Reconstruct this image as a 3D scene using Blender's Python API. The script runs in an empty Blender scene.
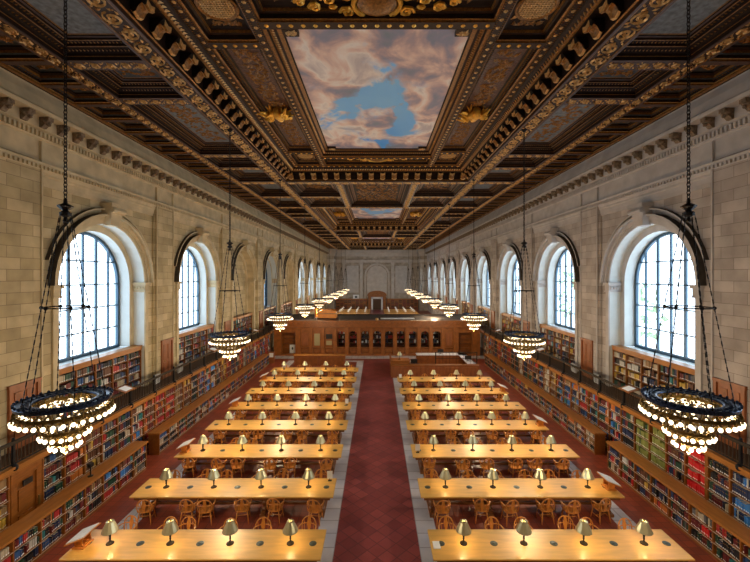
import bpy, math, random
from mathutils import Vector, Matrix
PI = math.pi
C = bpy.context.scene.collection
sc = bpy.context.scene
random.seed(7)

# ------------------------------------------------------------------ camera, world, exposure
H = 8.36
F = 380.0
cam_d = bpy.data.cameras.new('camera')
cam_d.sensor_width = 36.0
cam_d.lens = F / 750 * 36.0
cam_d.shift_x = -2.0 / 750
cam_d.shift_y = -5.0 / 750
cam_d.clip_start = 0.05
cam_d.clip_end = 400
cam = bpy.data.objects.new('camera', cam_d)
C.objects.link(cam)
cam.location = (0, 0, H)
cam.rotation_euler = (PI / 2, 0, 0)
sc.camera = cam

w = bpy.data.worlds.new('sky'); sc.world = w; w.use_nodes = True
nt = w.node_tree
bgn = nt.nodes['Background']
bgn.inputs['Color'].default_value = (0.74, 0.88, 1.0, 1)
bgn.inputs['Strength'].default_value = 4.2

sc.view_settings.view_transform = 'Standard'
sc.view_settings.look = 'None'
sc.view_settings.gamma = 1.0
sc.view_settings.exposure = 0.18
sc.view_settings.use_curve_mapping = False
cy = sc.cycles
cy.max_bounces = 7; cy.diffuse_bounces = 5; cy.glossy_bounces = 3
cy.transmission_bounces = 4; cy.transparent_max_bounces = 10
cy.sample_clamp_indirect = 4.0
cy.caustics_reflective = False; cy.caustics_refractive = False
cy.use_denoising = True

LAMP_W = 12.0       # table lamps
CHAND_W = 370.0    # chandeliers

# ------------------------------------------------------------------ materials
def new_mat(name):
    m = bpy.data.materials.new(name); m.use_nodes = True
    return m, m.node_tree, m.node_tree.nodes['Principled BSDF']

def mat(name, col, rough=0.5, metal=0.0, noise=0.0, nscale=6.0, emis=None, estr=0.0, bump=0.0, stretch=None, spec=None):
    m, t, b = new_mat(name)
    b.inputs['Base Color'].default_value = (*col, 1)
    b.inputs['Roughness'].default_value = rough
    b.inputs['Metallic'].default_value = metal
    if spec is not None: b.inputs['Specular IOR Level'].default_value = spec
    if emis:
        b.inputs['Emission Color'].default_value = (*emis, 1)
        b.inputs['Emission Strength'].default_value = estr
        m.cycles.emission_sampling = 'NONE'
    if noise or bump:
        tc = t.nodes.new('ShaderNodeTexCoord')
        mp = t.nodes.new('ShaderNodeMapping')
        if stretch: mp.inputs['Scale'].default_value = stretch
        t.links.new(tc.outputs['Object'], mp.inputs['Vector'])
        n = t.nodes.new('ShaderNodeTexNoise'); n.inputs['Scale'].default_value = nscale; n.inputs['Detail'].default_value = 5
        t.links.new(mp.outputs['Vector'], n.inputs['Vector'])
        if noise:
            r = t.nodes.new('ShaderNodeValToRGB')
            r.color_ramp.elements[0].position = 0.3; r.color_ramp.elements[1].position = 0.7
            r.color_ramp.elements[0].color = (*[c * (1 - noise) for c in col], 1)
            r.color_ramp.elements[1].color = (*[min(1, c * (1 + noise)) for c in col], 1)
            t.links.new(n.outputs['Fac'], r.inputs['Fac'])
            t.links.new(r.outputs['Color'], b.inputs['Base Color'])
        if bump:
            bp = t.nodes.new('ShaderNodeBump'); bp.inputs['Strength'].default_value = bump; bp.inputs['Distance'].default_value = 0.05
            t.links.new(n.outputs['Fac'], bp.inputs['Height'])
            t.links.new(bp.outputs['Normal'], b.inputs['Normal'])
    return m

def stone_mat(name, c1, c2, mortar, axis='x', bw=0.95, rh=0.39):
    m, t, b = new_mat(name)
    b.inputs['Roughness'].default_value = 0.75
    tc = t.nodes.new('ShaderNodeTexCoord')
    sp = t.nodes.new('ShaderNodeSeparateXYZ'); t.links.new(tc.outputs['Object'], sp.inputs[0])
    cb = t.nodes.new('ShaderNodeCombineXYZ')
    t.links.new(sp.outputs['Y' if axis == 'x' else 'X'], cb.inputs['X'])
    t.links.new(sp.outputs['Z'], cb.inputs['Y'])
    br = t.nodes.new('ShaderNodeTexBrick')
    br.inputs['Scale'].default_value = 1.0
    br.inputs['Brick Width'].default_value = bw
    br.inputs['Row Height'].default_value = rh
    br.inputs['Mortar Size'].default_value = 0.008
    br.inputs['Mortar Smooth'].default_value = 0.3
    br.inputs['Bias'].default_value = 0.0
    br.inputs['Color1'].default_value = (*c1, 1); br.inputs['Color2'].default_value = (*c2, 1)
    br.inputs['Mortar'].default_value = (*mortar, 1)
    t.links.new(cb.outputs[0], br.inputs['Vector'])
    n = t.nodes.new('ShaderNodeTexNoise'); n.inputs['Scale'].default_value = 1.3; n.inputs['Detail'].default_value = 8
    t.links.new(tc.outputs['Object'], n.inputs['Vector'])
    r = t.nodes.new('ShaderNodeValToRGB')
    r.color_ramp.elements[0].position = 0.3; r.color_ramp.elements[1].position = 0.72
    r.color_ramp.elements[0].color = (0.72, 0.70, 0.68, 1); r.color_ramp.elements[1].color = (1.1, 1.08, 1.05, 1)
    t.links.new(n.outputs['Fac'], r.inputs['Fac'])
    mx = t.nodes.new('ShaderNodeMix'); mx.data_type = 'RGBA'; mx.blend_type = 'MULTIPLY'; mx.inputs['Factor'].default_value = 1.0
    t.links.new(br.outputs['Color'], mx.inputs[6]); t.links.new(r.outputs['Color'], mx.inputs[7])
    t.links.new(mx.outputs[2], b.inputs['Base Color'])
    bp = t.nodes.new('ShaderNodeBump'); bp.inputs['Strength'].default_value = 0.5; bp.inputs['Distance'].default_value = 0.01
    bp.invert = True
    t.links.new(br.outputs['Fac'], bp.inputs['Height']); t.links.new(bp.outputs['Normal'], b.inputs['Normal'])
    return m

def tile_mat(name, c1, c2, mortar, size, rot=0.0, rough=0.35):
    m, t, b = new_mat(name)
    b.inputs['Roughness'].default_value = rough
    tc = t.nodes.new('ShaderNodeTexCoord')
    mp = t.nodes.new('ShaderNodeMapping'); mp.inputs['Rotation'].default_value = (0, 0, rot)
    t.links.new(tc.outputs['Object'], mp.inputs['Vector'])
    br = t.nodes.new('ShaderNodeTexBrick'); br.offset = 0.0
    br.inputs['Scale'].default_value = 1.0
    br.inputs['Brick Width'].default_value = size; br.inputs['Row Height'].default_value = size
    br.inputs['Mortar Size'].default_value = size * 0.035
    br.inputs['Color1'].default_value = (*c1, 1); br.inputs['Color2'].default_value = (*c2, 1)
    br.inputs['Mortar'].default_value = (*mortar, 1)
    t.links.new(mp.outputs['Vector'], br.inputs['Vector'])
    n = t.nodes.new('ShaderNodeTexNoise'); n.inputs['Scale'].default_value = 0.9; n.inputs['Detail'].default_value = 4
    t.links.new(tc.outputs['Object'], n.inputs['Vector'])
    r = t.nodes.new('ShaderNodeValToRGB')
    r.color_ramp.elements[0].position = 0.3; r.color_ramp.elements[1].position = 0.7
    r.color_ramp.elements[0].color = (0.8, 0.8, 0.85, 1); r.color_ramp.elements[1].color = (1.15, 1.1, 1.1, 1)
    t.links.new(n.outputs['Fac'], r.inputs['Fac'])
    mx = t.nodes.new('ShaderNodeMix'); mx.data_type = 'RGBA'; mx.blend_type = 'MULTIPLY'; mx.inputs['Factor'].default_value = 1.0
    t.links.new(br.outputs['Color'], mx.inputs[6]); t.links.new(r.outputs['Color'], mx.inputs[7])
    t.links.new(mx.outputs[2], b.inputs['Base Color'])
    return m

def mural_mat():
    m, t, b = new_mat('painted clouds')
    b.inputs['Roughness'].default_value = 0.6
    tc = t.nodes.new('ShaderNodeTexCoord')
    def noise(scale, detail, off, dist=0.6):
        mp = t.nodes.new('ShaderNodeMapping'); mp.inputs['Location'].default_value = off
        mp.inputs['Scale'].default_value = (1, 0.75, 1)
        t.links.new(tc.outputs['Object'], mp.inputs['Vector'])
        n = t.nodes.new('ShaderNodeTexNoise'); n.inputs['Scale'].default_value = scale; n.inputs['Detail'].default_value = detail
        n.inputs['Distortion'].default_value = dist
        t.links.new(mp.outputs['Vector'], n.inputs['Vector']); return n
    def ramp(cols):
        r = t.nodes.new('ShaderNodeValToRGB'); cr = r.color_ramp
        cr.elements[0].position = cols[0][0]; cr.elements[0].color = (*cols[0][1], 1)
        cr.elements[1].position = cols[-1][0]; cr.elements[1].color = (*cols[-1][1], 1)
        for p, c in cols[1:-1]:
            e = cr.elements.new(p); e.color = (*c, 1)
        return r
    n1 = noise(0.42, 9, (5.3, 2.2, 0.4), 0.3)
    # the blue opens up towards the middle of the picture
    sp = t.nodes.new('ShaderNodeVectorMath'); sp.operation = 'LENGTH'
    mp2 = t.nodes.new('ShaderNodeMapping'); mp2.inputs['Scale'].default_value = (0.46, 0.17, 0)
    t.links.new(tc.outputs['Object'], mp2.inputs['Vector']); t.links.new(mp2.outputs['Vector'], sp.inputs[0])
    ma = t.nodes.new('ShaderNodeMath'); ma.operation = 'MULTIPLY_ADD'; ma.inputs[1].default_value = 0.13; ma.inputs[2].default_value = -0.075
    t.links.new(sp.outputs['Value'], ma.inputs[0])
    ad = t.nodes.new('ShaderNodeMath'); ad.operation = 'ADD'
    t.links.new(n1.outputs['Fac'], ad.inputs[0]); t.links.new(ma.outputs[0], ad.inputs[1])
    mask = ramp([(0.445, (0, 0, 0)), (0.475, (0.75, 0.75, 0.75)), (0.53, (1, 1, 1))])
    t.links.new(ad.outputs[0], mask.inputs['Fac'])
    n2 = noise(0.75, 9, (7, 3, 2), 0.5)
    cl = ramp([(0.28, (0.22, 0.30, 0.36)), (0.39, (0.32, 0.32, 0.42)), (0.46, (0.56, 0.42, 0.42)), (0.53, (0.84, 0.64, 0.54)), (0.60, (0.95, 0.88, 0.80)), (0.70, (0.62, 0.56, 0.55))])
    t.links.new(n2.outputs['Fac'], cl.inputs['Fac'])
    n3 = noise(0.25, 3, (1, 5, 2), 0.0)
    bl = ramp([(0.3, (0.06, 0.38, 0.95)), (0.7, (0.26, 0.62, 1.0))])
    t.links.new(n3.outputs['Fac'], bl.inputs['Fac'])
    mx = t.nodes.new('ShaderNodeMix'); mx.data_type = 'RGBA'
    t.links.new(mask.outputs['Color'], mx.inputs['Factor'])
    t.links.new(bl.outputs['Color'], mx.inputs[6]); t.links.new(cl.outputs['Color'], mx.inputs[7])
    t.links.new(mx.outputs[2], b.inputs['Base Color'])
    return m

def glass_mat(name='window glass', tint=(0.93, 0.97, 1.0)):
    m = bpy.data.materials.new(name); m.use_nodes = True
    t = m.node_tree; t.nodes.clear()
    o = t.nodes.new('ShaderNodeOutputMaterial')
    tr = t.nodes.new('ShaderNodeBsdfTransparent'); tr.inputs['Color'].default_value = (*tint, 1)
    gl = t.nodes.new('ShaderNodeBsdfGlossy'); gl.inputs['Roughness'].default_value = 0.05
    mx = t.nodes.new('ShaderNodeMixShader'); mx.inputs['Fac'].default_value = 0.06
    t.links.new(tr.outputs[0], mx.inputs[1]); t.links.new(gl.outputs[0], mx.inputs[2]); t.links.new(mx.outputs[0], o.inputs[0])
    return m

M = {}
M['stoneL'] = stone_mat('limestone left wall', (0.64, 0.545, 0.34), (0.44, 0.365, 0.205), (0.22, 0.17, 0.10))  # warm light on the left wall, put into the stone colour
M['stoneR'] = stone_mat('limestone right wall', (0.54, 0.50, 0.475), (0.37, 0.335, 0.31), (0.20, 0.175, 0.15))  # same stone, with the right wall's cooler light put into its colour
M['stoneE'] = stone_mat('limestone end wall', (0.50, 0.46, 0.40), (0.42, 0.38, 0.32), (0.30, 0.27, 0.22), axis='y', bw=1.2, rh=0.6)
M['plainL'] = mat('smooth limestone left', (0.56, 0.47, 0.30), 0.7, noise=0.2, nscale=1.5)  # warm tint of the left wall's light painted in here too
M['plainR'] = mat('smooth limestone right', (0.47, 0.45, 0.44), 0.7, noise=0.15, nscale=1.5)  # cool tint of the right wall's light painted in here too
M['plainE'] = mat('smooth limestone end', (0.52, 0.49, 0.45), 0.7, noise=0.1, nscale=1.2)
M['reveal'] = mat('daylight tinted reveal stone', (0.68, 0.74, 0.74), 0.6, noise=0.05, nscale=2)  # daylight on the reveals, painted in as a paler, bluer stone
M['tile'] = tile_mat('red quarry tile', (0.33, 0.072, 0.036), (0.23, 0.050, 0.028), (0.15, 0.04, 0.03), 0.3)
M['tiled'] = tile_mat('red quarry tile laid diagonally', (0.32, 0.070, 0.066), (0.22, 0.046, 0.046), (0.15, 0.04, 0.042), 0.42, PI / 4)
M['hoodshadow'] = mat('hood stone with painted shadow', (0.055, 0.045, 0.035), 0.8, noise=0.4, nscale=5)  # shadow on the hood moulds' outer faces, painted into the stone colour
M['darkstone'] = mat('dark carved stone', (0.20, 0.15, 0.10), 0.8, noise=0.5, nscale=9)  # modillions, a darker brown than the plain cornice stone
M['marble'] = tile_mat('grey marble strip', (0.66, 0.68, 0.72), (0.56, 0.58, 0.62), (0.38, 0.38, 0.41), 0.65, rough=0.3)
M['wood'] = mat('dark ceiling wood', (0.014, 0.0055, 0.0025), 0.6, spec=0.25, noise=0.35, nscale=9)
M['wood2'] = mat('mid ceiling wood', (0.034, 0.0145, 0.006), 0.55, spec=0.25, noise=0.3, nscale=9)
M['mauve'] = mat('mauve sky sheen moulding', (0.085, 0.050, 0.042), 0.45, spec=0.35, noise=0.25, nscale=8)  # sky sheen on the beam edges and ribs, put into the colour
M['gold'] = mat('old gilding', (0.62, 0.37, 0.13), 0.38, metal=0.3, noise=0.4, nscale=14)
M['goldd'] = mat('dull gilding', (0.24, 0.105, 0.018), 0.42, metal=0.3, noise=0.5, nscale=16)
M['goldb'] = mat('bright gilding', (0.95, 0.46, 0.06), 0.3, metal=0.5, noise=0.2, nscale=8)
M['teal'] = mat('slate blue painted coffer', (0.045, 0.055, 0.062), 0.5, noise=0.4, nscale=10)
M['blue'] = mat('stencilled blue grey coffer', (0.15, 0.17, 0.185), 0.55, noise=0.45, nscale=7)
M['ruddy'] = mat('reddish bronze relief panel', (0.09, 0.03, 0.013), 0.45, noise=0.5, nscale=12, bump=0.6)
M['mural'] = mural_mat()
M['oak'] = mat('honey oak tabletop', (0.74, 0.42, 0.095), 0.36, noise=0.13, nscale=2.5, stretch=(0.5, 3, 1))
_b = M['oak'].node_tree.nodes['Principled BSDF']; _b.inputs['Coat Weight'].default_value = 0.5; _b.inputs['Coat Roughness'].default_value = 0.32
M['oakd'] = mat('brown oak', (0.22, 0.085, 0.026), 0.4, noise=0.25, nscale=5, stretch=(1, 1, 5))
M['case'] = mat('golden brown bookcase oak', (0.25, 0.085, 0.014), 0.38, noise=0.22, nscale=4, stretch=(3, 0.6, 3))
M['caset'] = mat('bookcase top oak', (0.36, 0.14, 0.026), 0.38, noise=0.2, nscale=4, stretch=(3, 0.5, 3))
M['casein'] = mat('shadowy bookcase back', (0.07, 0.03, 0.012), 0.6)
M['door'] = mat('red brown door wood', (0.27, 0.085, 0.025), 0.4, noise=0.25, nscale=5, stretch=(1, 1, 0.3))
M['chair'] = mat('orange oak chair', (0.62, 0.24, 0.045), 0.35, noise=0.2, nscale=7)
M['iron'] = mat('blackened iron', (0.012, 0.012, 0.014), 0.45, metal=0.5)
M['ring'] = mat('blue black patinated rim', (0.03, 0.055, 0.12), 0.3, metal=0.6, noise=0.7, nscale=30)
M['brass'] = mat('aged brass', (0.42, 0.30, 0.10), 0.3, metal=0.85)
M['basket'] = mat('dark gilt basketwork', (0.20, 0.13, 0.035), 0.35, metal=0.8)
M['label'] = mat('shelf label strip', (0.50, 0.44, 0.36), 0.6)
M['shade'] = mat('greenish brass lamp shade', (0.60, 0.56, 0.34), 0.3, metal=0.7)
M['bronze'] = mat('dark bronze', (0.045, 0.035, 0.025), 0.75, spec=0.15)
M['bulb'] = mat('lit chandelier bulb', (1, 0.9, 0.75), 0.4, emis=(1.0, 0.80, 0.52), estr=2.4)
M['lbulb'] = mat('lit lamp bulb', (1, 0.85, 0.6), 0.4, emis=(1.0, 0.72, 0.36), estr=8.0)
M['frame'] = mat('dark blue window frame', (0.045, 0.10, 0.16), 0.4, metal=0.2)
M['glass'] = glass_mat()
M['glassd'] = glass_mat('dark toned glass', (0.25, 0.33, 0.42))
M['plate'] = mat('dull steel outlet plate', (0.10, 0.12, 0.11), 0.35, metal=0.6)
M['paper'] = mat('white paper', (0.82, 0.84, 0.86), 0.5)
M['print'] = mat('dark printed mark', (0.03, 0.05, 0.07), 0.6)
M['black'] = mat('black plastic', (0.012, 0.012, 0.013), 0.35)
M['screen'] = mat('screen oak', (0.27, 0.085, 0.014), 0.4, noise=0.25, nscale=3)
M['screend'] = mat('screen dark interior', (0.03, 0.016, 0.01), 0.7)
M['white'] = mat('white painted metal', (0.72, 0.74, 0.76), 0.4)
M['cabin'] = mat('orange varnished cabin wood', (1.0, 0.30, 0.012), 0.4, noise=0.15, nscale=2)
M['leaf'] = mat('tree leaves', (0.30, 0.42, 0.24), 0.6, noise=0.4, nscale=4)
M['bark'] = mat('tree bark', (0.12, 0.09, 0.06), 0.8)
M['bldg'] = mat('pale blue grey tower', (0.30, 0.42, 0.55), 0.6)
M['court'] = mat('grey courtyard masonry', (0.16, 0.17, 0.18), 0.8, noise=0.2)
M['olive'] = mat('light panel glazing', (0.38, 0.32, 0.17), 0.4)

BOOKC = {
 'black': (0.012, 0.012, 0.015), 'navy': (0.02, 0.035, 0.10), 'maroon': (0.14, 0.02, 0.022), 'red': (0.42, 0.03, 0.03),
 'green': (0.02, 0.07, 0.045), 'brown': (0.12, 0.05, 0.025), 'tan': (0.30, 0.19, 0.09), 'cream': (0.46, 0.40, 0.30),
 'grey': (0.12, 0.12, 0.125), 'blue': (0.03, 0.09, 0.26), 'white': (0.50, 0.50, 0.48), 'teal': (0.03, 0.20, 0.22),
 'orange': (0.55, 0.17, 0.03), 'olive': (0.24, 0.27, 0.07), 'scarlet': (0.70, 0.02, 0.025), 'mustard': (0.50, 0.33, 0.05),
 'azure': (0.05, 0.22, 0.60)}
BNAMES = list(BOOKC)
BM = [mat(k + ' book cloth', v, 0.5) for k, v in BOOKC.items()]
BPAGE = mat('book page edge', (0.62, 0.56, 0.45), 0.7)

# ------------------------------------------------------------------ mesh builder
class MB:
    def __init__(s): s.v = []; s.f = []; s.m = []
    def face(s, pts, m=0):
        i = len(s.v); s.v.extend(pts); s.f.append(tuple(range(i, i + len(pts)))); s.m.append(m)
    def box(s, x0, x1, y0, y1, z0, z1, m=0):
        if x0 > x1: x0, x1 = x1, x0
        if y0 > y1: y0, y1 = y1, y0
        i = len(s.v)
        s.v += [(x0, y0, z0), (x1, y0, z0), (x1, y1, z0), (x0, y1, z0), (x0, y0, z1), (x1, y0, z1), (x1, y1, z1), (x0, y1, z1)]
        for q in ((0, 3, 2, 1), (4, 5, 6, 7), (0, 1, 5, 4), (1, 2, 6, 5), (2, 3, 7, 6), (3, 0, 4, 7)):
            s.f.append(tuple(i + k for k in q)); s.m.append(m)
    def hexa(s, p, m=0):
        i = len(s.v); s.v += [tuple(q) for q in p]
        for q in ((0, 3, 2, 1), (4, 5, 6, 7), (0, 1, 5, 4), (1, 2, 6, 5), (2, 3, 7, 6), (3, 0, 4, 7)):
            s.f.append(tuple(i + k for k in q)); s.m.append(m)
    def tube(s, pts, r, n=6, m=0, closed=False, flat=1.0):
        pts = [Vector(p) for p in pts]; k = len(pts); rings = []
        for a in range(k):
            if closed: d = pts[(a + 1) % k] - pts[a - 1]
            else: d = pts[min(a + 1, k - 1)] - pts[max(a - 1, 0)]
            d.normalize()
            up = Vector((0, 0, 1)) if abs(d.z) < 0.95 else Vector((0, 1, 0))
            u = d.cross(up).normalized(); vv = u.cross(d).normalized()
            rr = r[a] if isinstance(r, (list, tuple)) else r
            i = len(s.v)
            for b in range(n):
                t = 2 * PI * b / n
                p = pts[a] + u * (rr * math.cos(t)) + vv * (rr * flat * math.sin(t))
                s.v.append((p.x, p.y, p.z))
            rings.append(i)
        for a in range(k if closed else k - 1):
            i, j = rings[a], rings[(a + 1) % k]
            for b in range(n):
                s.f.append((i + b, i + (b + 1) % n, j + (b + 1) % n, j + b)); s.m.append(m)
        if not closed:
            s.f.append(tuple(rings[0] + b for b in range(n))[::-1]); s.m.append(m)
            s.f.append(tuple(rings[-1] + b for b in range(n))); s.m.append(m)
    def lathe(s, prof, n=12, c=(0, 0, 0), m=0, cap=True):
        rings = []
        for r, z in prof:
            i = len(s.v); rings.append(i)
            for b in range(n):
                t = 2 * PI * b / n
                s.v.append((c[0] + r * math.cos(t), c[1] + r * math.sin(t), c[2] + z))
        for a in range(len(prof) - 1):
            i, j = rings[a], rings[a + 1]
            for b in range(n):
                s.f.append((i + b, i + (b + 1) % n, j + (b + 1) % n, j + b)); s.m.append(m)
        if cap:
            if prof[0][0] > 1e-4: s.f.append(tuple(rings[0] + b for b in range(n))[::-1]); s.m.append(m)
            if prof[-1][0] > 1e-4: s.f.append(tuple(rings[-1] + b for b in range(n))); s.m.append(m)
    def ball(s, c, r, n=8, k=5, m=0, sq=(1, 1, 1)):
        i0 = len(s.v)
        s.v.append((c[0], c[1], c[2] - r * sq[2]))
        for a in range(1, k):
            ph = -PI / 2 + PI * a / k
            for b in range(n):
                t = 2 * PI * b / n
                s.v.append((c[0] + r * sq[0] * math.cos(ph) * math.cos(t), c[1] + r * sq[1] * math.cos(ph) * math.sin(t), c[2] + r * sq[2] * math.sin(ph)))
        s.v.append((c[0], c[1], c[2] + r * sq[2])); top = len(s.v) - 1
        for b in range(n):
            s.f.append((i0, i0 + 1 + (b + 1) % n, i0 + 1 + b)); s.m.append(m)
            for a in range(k - 2):
                p = i0 + 1 + a * n; q = p + n
                s.f.append((p + b, p + (b + 1) % n, q + (b + 1) % n, q + b)); s.m.append(m)
            q = i0 + 1 + (k - 2) * n
            s.f.append((q + b, q + (b + 1) % n, top)); s.m.append(m)
    def strip(s, a, b, m=0, closed=False):      # quads between two point rows
        n = len(a)
        for k in range(n if closed else n - 1):
            s.face([a[k], a[(k + 1) % n], b[(k + 1) % n], b[k]], m)
    def prism(s, poly, f0, f1, m=0):            # poly 2-D, f0/f1 map to the two ends
        a = [f0(*p) for p in poly]; b = [f1(*p) for p in poly]
        s.face(a[::-1], m); s.face(b, m); s.strip(a, b, m, True)
    def build(s, name, mats, parent=None, smooth=False, loc=None):
        me = bpy.data.meshes.new(name)
        me.from_pydata([tuple(p) for p in s.v], [], s.f)
        if not isinstance(mats, (list, tuple)): mats = [mats]
        for q in mats: me.materials.append(q)
        if any(s.m): me.polygons.foreach_set('material_index', s.m)
        if smooth: me.polygons.foreach_set('use_smooth', [True] * len(s.f))
        me.update()
        o = bpy.data.objects.new(name, me); C.objects.link(o)
        if parent: o.parent = parent
        if loc: o.location = loc
        return o

def tag(o, label, cat, group=None, kind=None):
    if label: o['label'] = label
    if cat: o['category'] = cat
    if group: o['group'] = group
    if kind: o['kind'] = kind
    return o
def struct(o): o['kind'] = 'structure'; return o
def thing(name, label, cat, loc=(0, 0, 0), rz=0, group=None):
    o = bpy.data.objects.new(name, None); C.objects.link(o)
    o.location = loc; o.rotation_euler = (0, 0, rz); o.empty_display_size = 0.2
    return tag(o, label, cat, group)
def copy_tree(o, parent=None):
    c = o.copy(); C.objects.link(c)
    if parent: c.parent = parent
    for ch in list(o.children): copy_tree(ch, c)
    return c
ORD = ['first', 'second', 'third', 'fourth', 'fifth', 'sixth', 'seventh', 'eighth', 'ninth', 'tenth', 'eleventh', 'twelfth', 'thirteenth',
       'fourteenth', 'fifteenth', 'sixteenth', 'seventeenth', 'eighteenth', 'nineteenth', 'twentieth', 'twenty-first', 'twenty-second',
       'twenty-third', 'twenty-fourth', 'twenty-fifth', 'twenty-sixth', 'twenty-seventh', 'twenty-eighth', 'twenty-ninth', 'thirtieth']

# ------------------------------------------------------------------ dimensions
WX = 12.2                   # wall plane
Y0, Y1 = -3.0, 95.0         # room ends
ZB = 14.95                  # underside of the ceiling beams
SP = 8.8
WIN = [17.2 + SP * (n - 1) for n in range(0, 10)]      # window 0 is beside the camera
WIN = [8.4] + [17.2 + SP * k for k in range(9)]
ZG = 2.58                   # gallery floor
ZS, RO, RI = 8.0, 2.7, 2.38 # springing, opening radii
SILL = 4.72

# ------------------------------------------------------------------ floor
b = MB()
def fl(bm, x0, x1, y0, y1, m): bm.face([(x0, y0, 0), (x1, y0, 0), (x1, y1, 0), (x0, y1, 0)], m)
YS, YE = 5.0, 37.6          # table blocks' marble frame
fl(b, -1.3, 1.3, Y0, 38.4, 1); fl(b, -1.3, 1.3, 38.4, 40.0, 2); fl(b, -1.3, 1.3, 40.0, Y1, 1)
for s in (-1, 1):
    def g(xa, xb, ya, yb, m): fl(b, min(s * xa, s * xb), max(s * xa, s * xb), ya, yb, m)
    g(1.3, 1.95, Y0, YE, 2); g(8.09, 8.74, Y0, YE, 2)
    g(1.95, 8.09, Y0, YE - 0.65, 0); g(1.95, 8.09, YE - 0.65, YE, 2)
    g(8.74, WX + 2, Y0, 38.4, 0); g(1.3, 8.74, YE, 38.4, 0)
    g(1.3, WX + 2, 38.4, 40.0, 2); g(1.3, WX + 2, 40.0, Y1, 0)
struct(b.build('floor', [M['tile'], M['tiled'], M['marble']]))

# ------------------------------------------------------------------ side walls with arched openings
def arch(c, R, zb, zs=ZS, n=22):
    p = [(c - R, zb)]
    for i in range(n + 1):
        t = PI - PI * i / n
        p.append((c + R * math.cos(t), zs + R * math.sin(t)))
    p.append((c + R, zb))
    return p

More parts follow.
